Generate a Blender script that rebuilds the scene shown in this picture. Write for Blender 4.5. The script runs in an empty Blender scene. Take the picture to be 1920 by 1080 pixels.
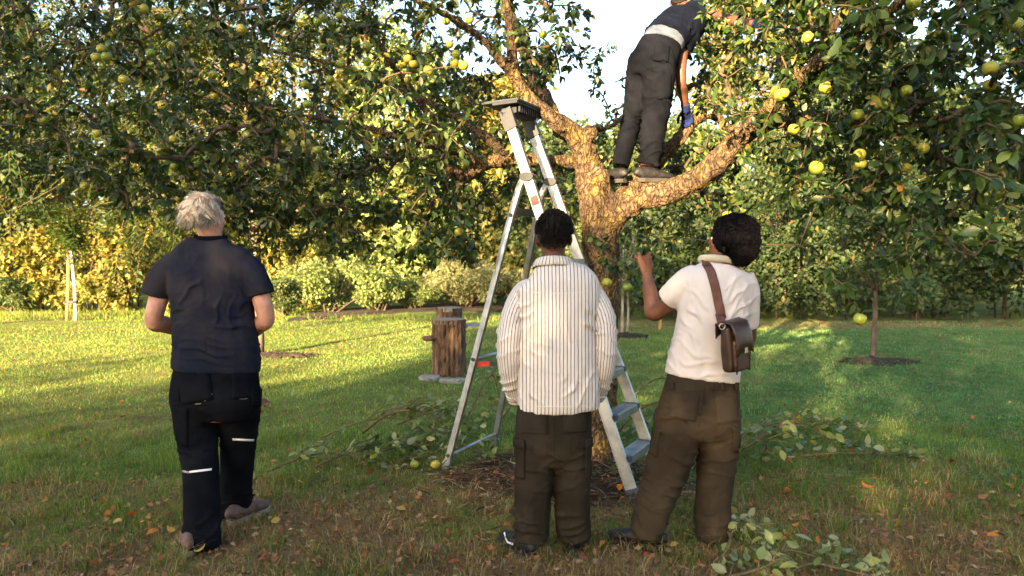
import bpy, math, random
import numpy as np
from mathutils import Vector, Matrix
from mathutils.bvhtree import BVHTree
random.seed(7); rng = np.random.default_rng(7)
scene = bpy.context.scene
R = math.radians
# ------------------------------------------------------------------ camera
FPX, CAMH = 1400.0, 1.5                      # focal length in 1920-wide pixels, eye height
PITCH = math.atan(60.0 / FPX)
cam_d = bpy.data.cameras.new('camera'); cam = bpy.data.objects.new('camera', cam_d)
scene.collection.objects.link(cam); scene.camera = cam
cam.location = (0, 0, CAMH); cam.rotation_euler = (math.pi / 2 - PITCH, 0, 0)
cam_d.sensor_width = 36; cam_d.lens = 36 * FPX / 1920
cam_d.clip_start = 0.05; cam_d.clip_end = 2000
cam_d.dof.use_dof = True; cam_d.dof.focus_distance = 4.3; cam_d.dof.aperture_fstop = 3.2
# ------------------------------------------------------------------ sky and sun
SUN_EL, SUN_AZ = R(13), R(205)               # azimuth clockwise from +Y: low, behind the camera, to its left
world = bpy.data.worlds.new('World'); scene.world = world; world.use_nodes = True
wn = world.node_tree.nodes; wl = world.node_tree.links
sky = wn.new('ShaderNodeTexSky'); sky.sky_type = 'NISHITA'; sky.sun_disc = False
sky.sun_elevation = SUN_EL; sky.sun_rotation = SUN_AZ; sky.air_density = 1.0; sky.dust_density = 2.5; sky.ozone_density = 1.0
wl.new(sky.outputs[0], wn['Background'].inputs[0]); wn['Background'].inputs[1].default_value = 0.08
sun_d = bpy.data.lights.new('sun', 'SUN'); sun = bpy.data.objects.new('sun', sun_d); scene.collection.objects.link(sun)
sun_d.energy = 5.0; sun_d.angle = R(0.6); sun_d.color = (1.0, 0.70, 0.38)
sdir = Vector((math.sin(SUN_AZ) * math.cos(SUN_EL), math.cos(SUN_AZ) * math.cos(SUN_EL), math.sin(SUN_EL)))
sun.rotation_euler = sdir.to_track_quat('Z', 'Y').to_euler()
vs = scene.view_settings
vs.view_transform = 'Standard'; vs.look = 'None'; vs.gamma = 1.0; vs.exposure = 3.2; vs.use_curve_mapping = False
scene.cycles.max_bounces = 8; scene.cycles.transparent_max_bounces = 8
scene.cycles.use_denoising = True

# ------------------------------------------------------------------ helpers
COL = scene.collection
def at(px, py, Y):
    """the point at distance Y (metres in front of the camera) seen at photo pixel px, py"""
    a, b = (px - 960) / FPX, (540 - py) / FPX
    c, s = math.cos(PITCH), math.sin(PITCH)
    t = Y / (c + b * s)
    return Vector((a * t, Y, CAMH + t * (b * c - s)))
def ground(px, py):
    a, b = (px - 960) / FPX, (540 - py) / FPX
    c, s = math.cos(PITCH), math.sin(PITCH)
    t = CAMH / (s - b * c)
    return Vector((a * t, t * (c + b * s), 0))
def pix(P):
    P = np.asarray(P, float); d = P - np.array([0, 0, CAMH]); c, s = math.cos(PITCH), math.sin(PITCH)
    fw = d[..., 1] * c - d[..., 2] * s; up = d[..., 1] * s + d[..., 2] * c
    return np.stack([960 + FPX * d[..., 0] / fw, 540 - FPX * up / fw, fw], -1)
def link(o, parent=None):
    COL.objects.link(o)
    if parent is not None:
        o.parent = parent
        o.matrix_parent_inverse = parent.matrix_basis.inverted()
    return o
def tag(o, label=None, cat=None, group=None, kind=None):
    if label: o['label'] = label
    if cat: o['category'] = cat
    if group: o['group'] = group
    if kind: o['kind'] = kind
    return o
def empty(name, loc, label, cat, group=None):
    o = bpy.data.objects.new(name, None); COL.objects.link(o); o.location = loc; o.empty_display_size = .1
    return tag(o, label, cat, group)
def obj(name, mesh, mat=None, parent=None, smooth=True):
    if mat is not None and not mesh.materials: mesh.materials.append(mat)
    if smooth and len(mesh.polygons): mesh.polygons.foreach_set('use_smooth', [True] * len(mesh.polygons))
    o = bpy.data.objects.new(name, mesh)
    return link(o, parent)
def mesh_np(name, V, F, col=None):
    """mesh from arrays: F is (n,3) or (n,4); col is per vertex rgb"""
    V = np.ascontiguousarray(V, np.float32); F = np.ascontiguousarray(F, np.int32)
    me = bpy.data.meshes.new(name); n, k = F.shape
    me.vertices.add(len(V)); me.vertices.foreach_set('co', V.ravel())
    me.loops.add(n * k); me.loops.foreach_set('vertex_index', F.ravel())
    me.polygons.add(n); me.polygons.foreach_set('loop_start', np.arange(0, n * k, k, dtype=np.int32))
    me.polygons.foreach_set('loop_total', np.full(n, k, np.int32))
    me.update(calc_edges=True)
    if col is not None: set_col(me, col)
    return me
def set_col(me, col, name='col'):
    a = me.attributes.new(name, 'FLOAT_COLOR', 'POINT')
    c = np.ones((len(me.vertices), 4), np.float32); c[:, :3] = col; a.data.foreach_set('color', c.ravel())
def set_float(me, vals, name):
    a = me.attributes.new(name, 'FLOAT', 'POINT'); a.data.foreach_set('value', np.asarray(vals, np.float32))
class MB:
    def __init__(s): s.v = []; s.f = []
    def add(s, v, f):
        b = len(s.v); s.v += [tuple(p) for p in v]; s.f += [tuple(i + b for i in q) for q in f]; return s
    def box(s, c, size, M=None):
        x, y, z = [q / 2 for q in size]; M = M or Matrix.Identity(3); c = Vector(c)
        pts = [c + M @ Vector((i * x, j * y, k * z)) for k in (-1, 1) for j in (-1, 1) for i in (-1, 1)]
        return s.add(pts, [(0, 2, 3, 1), (4, 5, 7, 6), (0, 1, 5, 4), (2, 6, 7, 3), (0, 4, 6, 2), (1, 3, 7, 5)])
    def beam(s, p0, p1, w, d, xdir):
        p0, p1 = Vector(p0), Vector(p1); z = (p1 - p0).normalized(); x = Vector(xdir); x = (x - z * x.dot(z)).normalized(); y = z.cross(x)
        M = Matrix((x, y, z)).transposed(); return s.box((p0 + p1) / 2, (w, d, (p1 - p0).length), M)
    def tube(s, pts, rad, n=8, cap=True):
        v, f = tube(pts, rad, n, cap); return s.add(v, f)
    def loft(s, *a, **k):
        v, f = loft(*a, **k); return s.add(v, f)
    def mesh(s, name='mesh'):
        me = bpy.data.meshes.new(name); me.from_pydata(s.v, [], s.f); me.update(); return me
    def build(s, name, mat, parent=None, smooth=False):
        return obj(name, s.mesh(name), mat, parent, smooth)
def frames(pts, xdir=None):
    pts = [Vector(p) for p in pts]; out = []; px = Vector(xdir) if xdir is not None and not isinstance(xdir, list) else None
    for i, p in enumerate(pts):
        t = (pts[min(i + 1, len(pts) - 1)] - pts[max(i - 1, 0)]).normalized()
        x = Vector(xdir[i]) if isinstance(xdir, list) else px
        if x is None: x = Vector((1, 0, 0)) if abs(t.x) < .8 else Vector((0, 1, 0))
        x = (x - t * x.dot(t)).normalized()
        if not isinstance(xdir, list): px = x
        out.append((p, x, t.cross(x)))
    return out
def loft(pts, ab, xdir=None, n=18, cap=True, e=1.0):
    fr = frames(pts, xdir); v = []; f = []
    for (p, x, y), r in zip(fr, ab):
        a, b = r if isinstance(r, (tuple, list)) else (r, r)
        for k in range(n):
            th = 2 * math.pi * k / n; cx, sy = math.cos(th), math.sin(th)
            cx = math.copysign(abs(cx) ** e, cx); sy = math.copysign(abs(sy) ** e, sy)
            v.append(p + x * a * cx + y * b * sy)
    m = len(fr)
    for i in range(m - 1):
        for k in range(n):
            k2 = (k + 1) % n; f.append((i * n + k, i * n + k2, (i + 1) * n + k2, (i + 1) * n + k))
    if cap:
        f.append(tuple(range(n - 1, -1, -1))); f.append(tuple((m - 1) * n + k for k in range(n)))
    return v, f
def tube(pts, rad, n=8, cap=True):
    if not isinstance(rad, (list, tuple)): rad = [rad] * len(pts)
    return loft(pts, list(rad), None, n, cap)
def ellipsoid(c, r, M=None, nu=14, nv=9):
    c = Vector(c); M = M or Matrix.Identity(3); v = [c + M @ Vector((0, 0, -r[2]))]; f = []
    for j in range(1, nv):
        ph = -math.pi / 2 + math.pi * j / nv
        for i in range(nu):
            th = 2 * math.pi * i / nu
            v.append(c + M @ Vector((r[0] * math.cos(ph) * math.cos(th), r[1] * math.cos(ph) * math.sin(th), r[2] * math.sin(ph))))
    v.append(c + M @ Vector((0, 0, r[2]))); top = len(v) - 1
    for i in range(nu): f.append((0, 1 + (i + 1) % nu, 1 + i))
    for j in range(nv - 2):
        for i in range(nu):
            a, b = 1 + j * nu + i, 1 + j * nu + (i + 1) % nu; f.append((a, b, b + nu, a + nu))
    q = 1 + (nv - 2) * nu
    for i in range(nu): f.append((q + i, q + (i + 1) % nu, top))
    return v, f
def smooth_path(pts, n):
    """Catmull-Rom through points (any dimension)"""
    P = np.array([list(p) for p in pts], float); P = np.vstack([2 * P[0] - P[1], P, 2 * P[-1] - P[-2]]); m = len(P) - 3
    out = []
    for u in np.linspace(0, m - 1e-6, n):
        i = int(u); t = u - i; a, b, c, d = P[i:i + 4]
        out.append(.5 * (2 * b + (c - a) * t + (2 * a - 5 * b + 4 * c - d) * t * t + (3 * b - a - 3 * c + d) * t ** 3))
    return np.array(out)
def waves(p, freq, seed, k=7, dims=3):
    """smooth pseudo noise in about -1..1"""
    g = np.random.default_rng(seed); p = np.asarray(p, float)[..., :dims]; o = 0
    for i in range(k):
        d = g.normal(size=dims); d /= np.linalg.norm(d); fr = freq * g.uniform(.6, 1.7)
        o = o + np.sin((p @ d) * fr * 6.283 + g.uniform(0, 6.28) + 1.3 * np.sin((p @ g.normal(size=dims)) * fr * 2.1))
    return o / math.sqrt(k) / 1.2
def fuse(parts, voxel, smooth=3):
    """join overlapping closed shapes into one continuous surface"""
    mb = MB()
    for v, f in parts: mb.add(v, f)
    me = mb.mesh('fuse'); o = bpy.data.objects.new('fuse', me); COL.objects.link(o)
    m = o.modifiers.new('r', 'REMESH'); m.mode = 'VOXEL'; m.voxel_size = voxel
    if smooth:
        s = o.modifiers.new('s', 'SMOOTH'); s.iterations = smooth; s.factor = .5
    dg = bpy.context.evaluated_depsgraph_get(); dg.update()
    out = bpy.data.meshes.new_from_object(o.evaluated_get(dg), depsgraph=dg)
    bpy.data.objects.remove(o); bpy.data.meshes.remove(me); out.materials.clear()
    return out
def coords(me):
    c = np.empty(len(me.vertices) * 3, np.float32); me.vertices.foreach_get('co', c); return c.reshape(-1, 3).astype(float)
def normals(me):
    c = np.empty(len(me.vertices) * 3, np.float32); me.vertices.foreach_get('normal', c); return c.reshape(-1, 3).astype(float)
def displace(me, d):
    c = coords(me) + normals(me) * np.asarray(d)[:, None]; me.vertices.foreach_set('co', c.astype(np.float32).ravel()); me.update()
def folds(P, items, seed=0):
    """bundles of creases: (centre, radius, wave vector, amplitude)"""
    d = np.zeros(len(P)); w = waves(P, 2.6, seed + 5); w2 = waves(P, 7.5, seed + 6); md = np.clip(.65 + .6 * waves(P, 4.5, seed + 7), .05, 1.6)
    for i, (c, r, k, a) in enumerate(items):
        c = np.array(list(c)); rr = np.array(r if isinstance(r, (tuple, list)) else (r, r, r)); q = (P - c) / rr
        g = np.exp(-(q * q).sum(1) * 1.2); s = np.sin((P - c) @ np.array(k) * 3.1416 + w * 1.5 + w2 * .45 + i)
        d += a * g * md * ((1 - np.abs(s)) ** 2.6 * 2.8 - .75)
    return d
def bvh(me): return BVHTree.FromPolygons([v.co for v in me.vertices], [p.vertices for p in me.polygons])
def patch(tree, pts_grid, ray, off=.004, thick=.004):
    """a thin piece of cloth laid on a surface: grid of start points projected along ray, given thickness"""
    ray = Vector(ray).normalized(); g = []; last = None
    for row in pts_grid:
        rr = []
        for p in row:
            h = tree.ray_cast(Vector(p) - ray * 1.0, ray, 2.0)
            q = h[0] + h[1] * off if h[0] is not None else None
            rr.append(q); last = q or last
        g.append(rr)
    nr, nc = len(g), len(g[0])
    for i in range(nr):
        for j in range(nc):
            if g[i][j] is None: g[i][j] = next((x for x in g[i] if x is not None), last)
    v = [q for r in g for q in r]; N = len(v); v2 = [Vector(q) - (-ray) * thick for q in v]; v = [Vector(q) + (-ray) * thick * .3 for q in v] + v2; f = []
    for i in range(nr - 1):
        for j in range(nc - 1):
            a = i * nc + j; f.append((a, a + 1, a + nc + 1, a + nc)); f.append((N + a, N + a + nc, N + a + nc + 1, N + a + 1))
    ed = [j for j in range(nc)] + [i * nc + nc - 1 for i in range(1, nr)] + [(nr - 1) * nc + j for j in range(nc - 2, -1, -1)] + [i * nc for i in range(nr - 2, 0, -1)]
    for a, b in zip(ed, ed[1:] + ed[:1]): f.append((b, a, a + N, b + N))
    return v, f
def quad_grid(corners, nu, nv):
    a, b, c, d = [Vector(q) for q in corners]  # a-b top, d-c bottom
    return [[(a.lerp(b, i / (nu - 1))).lerp(d.lerp(c, i / (nu - 1)), j / (nv - 1)) for i in range(nu)] for j in range(nv)]

# ------------------------------------------------------------------ materials
def newmat(name):
    m = bpy.data.materials.new(name); m.use_nodes = True; nt = m.node_tree; b = nt.nodes['Principled BSDF']; return m, nt, b
def _n(nt, t, **k):
    n = nt.nodes.new(t)
    for a, v in k.items():
        if a in n.inputs: n.inputs[a].default_value = v
        else: setattr(n, a, v)
    return n
def ramp(nt, stops):
    n = nt.nodes.new('ShaderNodeValToRGB'); e = n.color_ramp.elements
    while len(e) < len(stops): e.new(.5)
    for q, (p, c) in zip(e, stops): q.position = p; q.color = (*c, 1)
    return n
def bump(nt, b, src, dist, strength=1.0, prev=None):
    n = _n(nt, 'ShaderNodeBump'); n.inputs['Strength'].default_value = strength; n.inputs['Distance'].default_value = dist
    nt.links.new(src, n.inputs['Height'])
    if prev is not None: nt.links.new(prev.outputs[0], n.inputs['Normal'])
    nt.links.new(n.outputs[0], b.inputs['Normal']); return n
def noise_mat(name, c0, c1, scale=8, rough=.7, bdist=.002, bscale=60, detail=6, metal=0, lo=.35, hi=.65, spec=.4, stretch=None):
    m, nt, b = newmat(name); tc = _n(nt, 'ShaderNodeTexCoord'); src = tc.outputs['Object']
    if stretch:
        mp = _n(nt, 'ShaderNodeMapping'); mp.inputs['Scale'].default_value = stretch; nt.links.new(src, mp.inputs[0]); src = mp.outputs[0]
    n = _n(nt, 'ShaderNodeTexNoise', Scale=scale, Detail=detail, Roughness=.62); nt.links.new(src, n.inputs['Vector'])
    r = ramp(nt, [(lo, c0), (hi, c1)]); nt.links.new(n.outputs[0], r.inputs[0]); nt.links.new(r.outputs[0], b.inputs['Base Color'])
    b.inputs['Roughness'].default_value = rough; b.inputs['Metallic'].default_value = metal; b.inputs['Specular IOR Level'].default_value = spec
    if bdist:
        n2 = _n(nt, 'ShaderNodeTexNoise', Scale=bscale, Detail=4); nt.links.new(src, n2.inputs['Vector']); bump(nt, b, n2.outputs[0], bdist)
    return m
def attr_mat(name, rough=.55, trans=.35, spec=.4, noise=.25, tint=(1.25, 1.2, .7)):
    """colour comes from each leaf's or blade's own colour; light shines through"""
    m, nt, b = newmat(name); a = _n(nt, 'ShaderNodeAttribute', attribute_name='col')
    b.inputs['Roughness'].default_value = rough; b.inputs['Specular IOR Level'].default_value = spec
    src = a.outputs['Color']
    if noise:
        tc = _n(nt, 'ShaderNodeTexCoord'); n = _n(nt, 'ShaderNodeTexNoise', Scale=45.0, Detail=3); nt.links.new(tc.outputs['Object'], n.inputs['Vector'])
        mr = _n(nt, 'ShaderNodeMapRange'); mr.inputs[3].default_value = 1 - noise; mr.inputs[4].default_value = 1 + noise; nt.links.new(n.outputs[0], mr.inputs[0])
        mx = _n(nt, 'ShaderNodeVectorMath', operation='SCALE'); nt.links.new(src, mx.inputs[0]); nt.links.new(mr.outputs[0], mx.inputs['Scale']); src = mx.outputs[0]
    nt.links.new(src, b.inputs['Base Color'])
    if trans:
        t = _n(nt, 'ShaderNodeBsdfTranslucent'); tv = _n(nt, 'ShaderNodeVectorMath', operation='MULTIPLY'); tv.inputs[1].default_value = tint
        nt.links.new(src, tv.inputs[0]); nt.links.new(tv.outputs[0], t.inputs[0])
        mix = _n(nt, 'ShaderNodeMixShader'); mix.inputs[0].default_value = trans; out = nt.nodes['Material Output']
        nt.links.new(b.outputs[0], mix.inputs[1]); nt.links.new(t.outputs[0], mix.inputs[2]); nt.links.new(mix.outputs[0], out.inputs[0])
    return m
def cloth_mat(name, c0, c1, scale=5, rough=.95, weave=900, sheen=.0, bd=.0006, lo=.35, hi=.68):
    m, nt, b = newmat(name); tc = _n(nt, 'ShaderNodeTexCoord'); src = tc.outputs['Object']
    n = _n(nt, 'ShaderNodeTexNoise', Scale=scale, Detail=7, Roughness=.6, Distortion=.4); nt.links.new(src, n.inputs['Vector'])
    r = ramp(nt, [(lo, c0), (hi, c1)]); nt.links.new(n.outputs[0], r.inputs[0]); nt.links.new(r.outputs[0], b.inputs['Base Color'])
    b.inputs['Roughness'].default_value = rough; b.inputs['Specular IOR Level'].default_value = .06; b.inputs['Sheen Weight'].default_value = sheen
    w = _n(nt, 'ShaderNodeTexNoise', Scale=float(weave), Detail=2); nt.links.new(src, w.inputs['Vector'])
    b1 = bump(nt, b, w.outputs[0], bd, .6)
    w2 = _n(nt, 'ShaderNodeTexNoise', Scale=38.0, Detail=4, Distortion=1.2); nt.links.new(src, w2.inputs['Vector'])
    bump(nt, b, w2.outputs[0], .0016, .6, b1)
    return m
def plain(name, c, rough=.5, metal=0, spec=.5):
    return noise_mat(name, tuple(x * .8 for x in c), tuple(min(1, x * 1.12) for x in c), 14, rough, .0006, 220, 4, metal, spec=spec)
M = {}
M['leaf'] = attr_mat('apple_leaf', .42, .32, .45, .3)
M['leaf_bg'] = attr_mat('hedge_leaf', .55, .38, .35, 0)
M['grass'] = attr_mat('grass', .7, .5, .15, .2)
M['dead'] = attr_mat('dead_leaf', .8, .15, .2, .35, (1, 1, 1))
M['twig'] = noise_mat('twig_bark', (.045, .03, .018), (.13, .09, .05), 30, .9, .002, 120)
M['stemg'] = noise_mat('green_twig', (.06, .05, .02), (.13, .10, .045), 30, .8, .001, 150)
M['bark_dark'] = noise_mat('dark_bark', (.03, .022, .015), (.11, .085, .06), 9, .95, .02, 25, stretch=(1, 1, .25))
M['sapling'] = noise_mat('sapling_bark', (.16, .12, .09), (.38, .32, .27), 14, .9, .004, 60, stretch=(1, 1, .4))
M['brown_bark'] = noise_mat('brown_bark', (.06, .042, .032), (.17, .125, .095), 14, .9, .004, 60, stretch=(1, 1, .4))
M['limewash'] = noise_mat('limewashed_bark', (.42, .38, .34), (.72, .68, .62), 20, .9, .003, 60)
M['stake'] = noise_mat('stake_wood', (.30, .15, .05), (.52, .30, .11), 12, .85, .003, 50, stretch=(4, 4, .4))
M['rubber'] = plain('black_rubber', (.012, .012, .013), .6)
M['soil'] = noise_mat('bed_soil', (.012, .009, .007), (.06, .042, .03), 22, 1.0, .02, 45)
M['stone'] = noise_mat('paving_stone', (.14, .14, .145), (.28, .28, .28), 12, .9, .004, 60)
M['alu'] = noise_mat('aluminium', (.24, .26, .29), (.40, .42, .45), 10, .40, .0006, 90, 6, .9)
M['blackp'] = plain('black_plastic', (.018, .021, .028), .45)
M['bluep'] = plain('blue_grey_plastic', (.04, .055, .085), .5)
M['redp'] = plain('red_plastic', (.55, .03, .025), .5)
# bark of the apple tree: ochre lichen over cracked grey-brown bark
def bark():
    m, nt, b = newmat('apple_bark'); tc = _n(nt, 'ShaderNodeTexCoord'); o = tc.outputs['Object']
    n = _n(nt, 'ShaderNodeTexNoise', Scale=22.0, Detail=8, Roughness=.7); nt.links.new(o, n.inputs['Vector'])
    base = ramp(nt, [(.3, (.03, .02, .013)), (.5, (.13, .09, .055)), (.72, (.24, .18, .12))]); nt.links.new(n.outputs[0], base.inputs[0])
    n2 = _n(nt, 'ShaderNodeTexNoise', Scale=7.0, Detail=9, Roughness=.75); nt.links.new(o, n2.inputs['Vector'])
    lm = ramp(nt, [(.50, (0, 0, 0)), (.60, (1, 1, 1))]); nt.links.new(n2.outputs[0], lm.inputs[0])
    n3 = _n(nt, 'ShaderNodeTexNoise', Scale=60.0, Detail=4); nt.links.new(o, n3.inputs['Vector'])
    lich = ramp(nt, [(.35, (.15, .098, .026)), (.65, (.31, .225, .08))]); nt.links.new(n3.outputs[0], lich.inputs[0])
    mx = _n(nt, 'ShaderNodeMix', data_type='RGBA'); nt.links.new(lm.outputs[0], mx.inputs[0]); nt.links.new(base.outputs[0], mx.inputs[6]); nt.links.new(lich.outputs[0], mx.inputs[7])
    nt.links.new(mx.outputs[2], b.inputs['Base Color']); b.inputs['Roughness'].default_value = .95; b.inputs['Specular IOR Level'].default_value = .15
    b1 = bump(nt, b, n.outputs[0], .04, 1.0)
    mp = _n(nt, 'ShaderNodeMapping'); mp.inputs['Scale'].default_value = (1, 1, .45); nt.links.new(o, mp.inputs[0])
    dw = _n(nt, 'ShaderNodeTexNoise', Scale=9.0, Detail=3); nt.links.new(mp.outputs[0], dw.inputs['Vector']); ad = _n(nt, 'ShaderNodeVectorMath', operation='MULTIPLY_ADD'); ad.inputs[1].default_value = (.16, .16, .16); nt.links.new(dw.outputs['Color'], ad.inputs[0]); nt.links.new(mp.outputs[0], ad.inputs[2])
    v = _n(nt, 'ShaderNodeTexVoronoi', Scale=30.0); v.feature = 'DISTANCE_TO_EDGE'; nt.links.new(ad.outputs[0], v.inputs['Vector']); cl = _n(nt, 'ShaderNodeMapRange'); cl.inputs[2].default_value = .16; nt.links.new(v.outputs[0], cl.inputs[0]); bump(nt, b, cl.outputs[0], .02, 1.0, b1)
    dk = _n(nt, 'ShaderNodeMapRange'); dk.inputs[2].default_value = .09; dk.inputs[3].default_value = .5; nt.links.new(v.outputs[0], dk.inputs[0]); sc2 = _n(nt, 'ShaderNodeVectorMath', operation='SCALE'); nt.links.new(mx.outputs[2], sc2.inputs[0]); nt.links.new(dk.outputs[0], sc2.inputs['Scale']); nt.links.new(sc2.outputs[0], b.inputs['Base Color'])
    return m
M['bark'] = bark()
def skin(name, c0, c1):
    m = noise_mat(name, c0, c1, 16, .5, .0012, 180); b = m.node_tree.nodes['Principled BSDF']
    b.inputs['Subsurface Weight'].default_value = .12; b.inputs['Subsurface Radius'].default_value = (.02, .008, .005); b.inputs['Subsurface Scale'].default_value = .3
    return m
M['skin_pale'] = skin('weathered_skin', (.40, .18, .115), (.58, .31, .22))
M['skin_dark'] = skin('brown_skin', (.075, .030, .018), (.125, .055, .034))
M['skin_mid'] = skin('mid_brown_skin', (.105, .042, .025), (.17, .075, .046))
M['eye'] = plain('eye_white', (.7, .68, .64), .2)
M['navy'] = cloth_mat('navy_jersey', (.009, .012, .024), (.034, .030, .034), 2.6, lo=.42, hi=.66)
M['navy2'] = cloth_mat('navy_jersey_faded', (.0022, .0035, .009), (.005, .007, .015), 5)
M['black_cloth'] = cloth_mat('black_canvas', (.0025, .003, .005), (.007, .008, .012), 6)
M['olive'] = cloth_mat('dark_olive_canvas', (.017, .014, .0105), (.030, .025, .019), 6)
M['brownc'] = cloth_mat('brown_olive_canvas', (.026, .0195, .0135), (.046, .036, .025), 5)
M['white_tee'] = cloth_mat('white_jersey', (.52, .475, .465), (.60, .555, .55), 3)
M['cream'] = cloth_mat('cream_cloth', (.45, .39, .29), (.54, .48, .38), 8)
M['under'] = cloth_mat('pale_blue_cloth', (.05, .065, .095), (.09, .11, .15), 8)
M['beanie'] = cloth_mat('black_knit', (.003, .003, .0045), (.008, .008, .011), 12, weave=300, bd=.002)
M['glove'] = cloth_mat('blue_glove', (.008, .014, .06), (.018, .03, .11), 20)
M['glove_palm'] = plain('dark_glove_palm', (.025, .02, .015), .7)
M['shoe_black'] = noise_mat('black_shoe', (.003, .003, .004), (.010, .010, .012), 30, .6, .002, 120)
M['shoe_brown'] = noise_mat('worn_brown_shoe', (.06, .032, .028), (.15, .09, .075), 18, .8, .003, 90)
M['sole_light'] = noise_mat('pale_sole', (.20, .16, .11), (.38, .31, .23), 25, .85, .002, 90)
M['sole_dark'] = plain('dark_sole', (.03, .028, .026), .7)
M['reflect'] = plain('reflective_tape', (.75, .76, .78), .35)
M['stitch'] = plain('grey_stitching', (.30, .28, .26), .9)
M['leather'] = noise_mat('brown_leather', (.014, .006, .004), (.045, .019, .012), 14, .42, .0015, 160, spec=.6)
M['leather_strap'] = noise_mat('brown_strap', (.075, .025, .018), (.13, .05, .035), 20, .55, .0012, 160)
M['brass'] = noise_mat('buckle_metal', (.45, .42, .36), (.7, .66, .58), 20, .35, .0004, 200, metal=.9)
M['hair_white'] = attr_mat('grey_hair', .55, .15, .35, 0, (1, 1, 1))
M['hair_black'] = noise_mat('black_curls', (.004, .003, .003), (.014, .011, .010), 90, .8, .004, 140)
def stripe_mat():
    m, nt, b = newmat('striped_cotton'); a = _n(nt, 'ShaderNodeAttribute', attribute_name='stripe')
    tc = _n(nt, 'ShaderNodeTexCoord'); n = _n(nt, 'ShaderNodeTexNoise', Scale=24.0, Detail=3); nt.links.new(tc.outputs['Object'], n.inputs['Vector'])
    s = _n(nt, 'ShaderNodeMath', operation='MULTIPLY'); s.inputs[1].default_value = 1 / .0178; nt.links.new(a.outputs['Fac'], s.inputs[0])
    w = _n(nt, 'ShaderNodeMath', operation='MULTIPLY_ADD'); w.inputs[1].default_value = .16; nt.links.new(n.outputs[0], w.inputs[0]); nt.links.new(s.outputs[0], w.inputs[2])
    fr = _n(nt, 'ShaderNodeMath', operation='FRACT'); nt.links.new(w.outputs[0], fr.inputs[0])
    r = ramp(nt, [(0, (.58, .545, .515)), (.33, (.58, .545, .515)), (.41, (.12, .10, .12)), (.56, (.12, .10, .12)), (.65, (.60, .56, .53))]); nt.links.new(fr.outputs[0], r.inputs[0])
    nt.links.new(r.outputs[0], b.inputs['Base Color']); b.inputs['Roughness'].default_value = .9; b.inputs['Specular IOR Level'].default_value = .2
    w1 = _n(nt, 'ShaderNodeTexNoise', Scale=700.0, Detail=2); nt.links.new(tc.outputs['Object'], w1.inputs['Vector']); b1 = bump(nt, b, w1.outputs[0], .0006, .5)
    w2 = _n(nt, 'ShaderNodeTexNoise', Scale=34.0, Detail=4, Distortion=1.0); nt.links.new(tc.outputs['Object'], w2.inputs['Vector']); bump(nt, b, w2.outputs[0], .004, .7, b1)
    return m
M['stripe'] = stripe_mat()
def apple_mat():
    m, nt, b = newmat('apple_skin'); tc = _n(nt, 'ShaderNodeTexCoord'); n = _n(nt, 'ShaderNodeTexNoise', Scale=18.0, Detail=4); nt.links.new(tc.outputs['Object'], n.inputs['Vector'])
    oi = _n(nt, 'ShaderNodeObjectInfo'); ad = _n(nt, 'ShaderNodeMath', operation='MULTIPLY_ADD'); ad.inputs[1].default_value = .45; nt.links.new(oi.outputs['Random'], ad.inputs[0]); nt.links.new(n.outputs[0], ad.inputs[2])
    r = ramp(nt, [(.35, (.11, .19, .02)), (.62, (.21, .27, .03)), (.95, (.40, .34, .045))]); nt.links.new(ad.outputs[0], r.inputs[0]); nt.links.new(r.outputs[0], b.inputs['Base Color'])
    b.inputs['Roughness'].default_value = .35; b.inputs['Subsurface Weight'].default_value = .1; b.inputs['Subsurface Scale'].default_value = .1
    return m
M['apple'] = apple_mat()
# ------------------------------------------------------------------ leaves
T_BIG = (np.array([[0, 0, 0], [.33, 0, -.015], [.67, 0, -.05], [1, 0, -.14], [.27, .25, .055], [.66, .23, .02], [.27, -.25, .055], [.66, -.23, .02]]),
         np.array([[0, 1, 4], [1, 2, 5], [1, 5, 4], [2, 3, 5], [0, 6, 1], [1, 7, 2], [1, 6, 7], [2, 7, 3]]))
T_SMALL = (np.array([[0, 0, 0], [.5, .27, .05], [1, 0, -.06], [.5, -.27, .05]]), np.array([[0, 2, 1], [0, 3, 2]]))
T_LONG = (np.array([[0, 0, 0], [.45, .14, .03], [1, 0, -.08], [.45, -.14, .03]]), np.array([[0, 2, 1], [0, 3, 2]]))
def unit(a): return a / np.maximum(np.linalg.norm(a, axis=-1, keepdims=True), 1e-9)
def leaf_mesh(name, pos, dirs, nrm, size, col, tpl=T_BIG):
    tv, tf = tpl; n = len(pos); d = unit(dirs); s = unit(np.cross(nrm, d)); u = np.cross(d, s)
    size = np.asarray(size)[:, None, None]
    g = np.random.default_rng(n); wy = g.uniform(.75, 1.2, (n, 1, 1)); wz = g.uniform(-.6, 2.8, (n, 1, 1))
    V = pos[:, None, :] + size * (tv[None, :, 0, None] * d[:, None] + wy * tv[None, :, 1, None] * s[:, None] + wz * tv[None, :, 2, None] * u[:, None])
    F = tf[None] + (np.arange(n) * len(tv))[:, None, None]
    C = np.repeat(np.asarray(col)[:, None, :], len(tv), 1)
    return mesh_np(name, V.reshape(-1, 3), F.reshape(-1, 3), C.reshape(-1, 3))
def palette(n, cols, w, jit=.25, g=None):
    g = g or rng; cols = np.array(cols); i = g.choice(len(cols), n, p=np.array(w) / sum(w)); c = cols[i]
    return np.clip(c * g.uniform(1 - jit, 1 + jit, (n, 1)) * g.uniform(.93, 1.07, (n, 3)), 0, 1)
PAL_GREEN = ([(.016, .036, .009), (.032, .066, .015), (.066, .104, .023), (.14, .145, .028), (.24, .14, .03)], [34, 34, 21, 10, 1.5])
PAL_GOLD = ([(.15, .16, .034), (.24, .22, .05), (.34, .29, .08), (.34, .20, .06), (.09, .12, .028)], [30, 28, 18, 5, 22])
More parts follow.
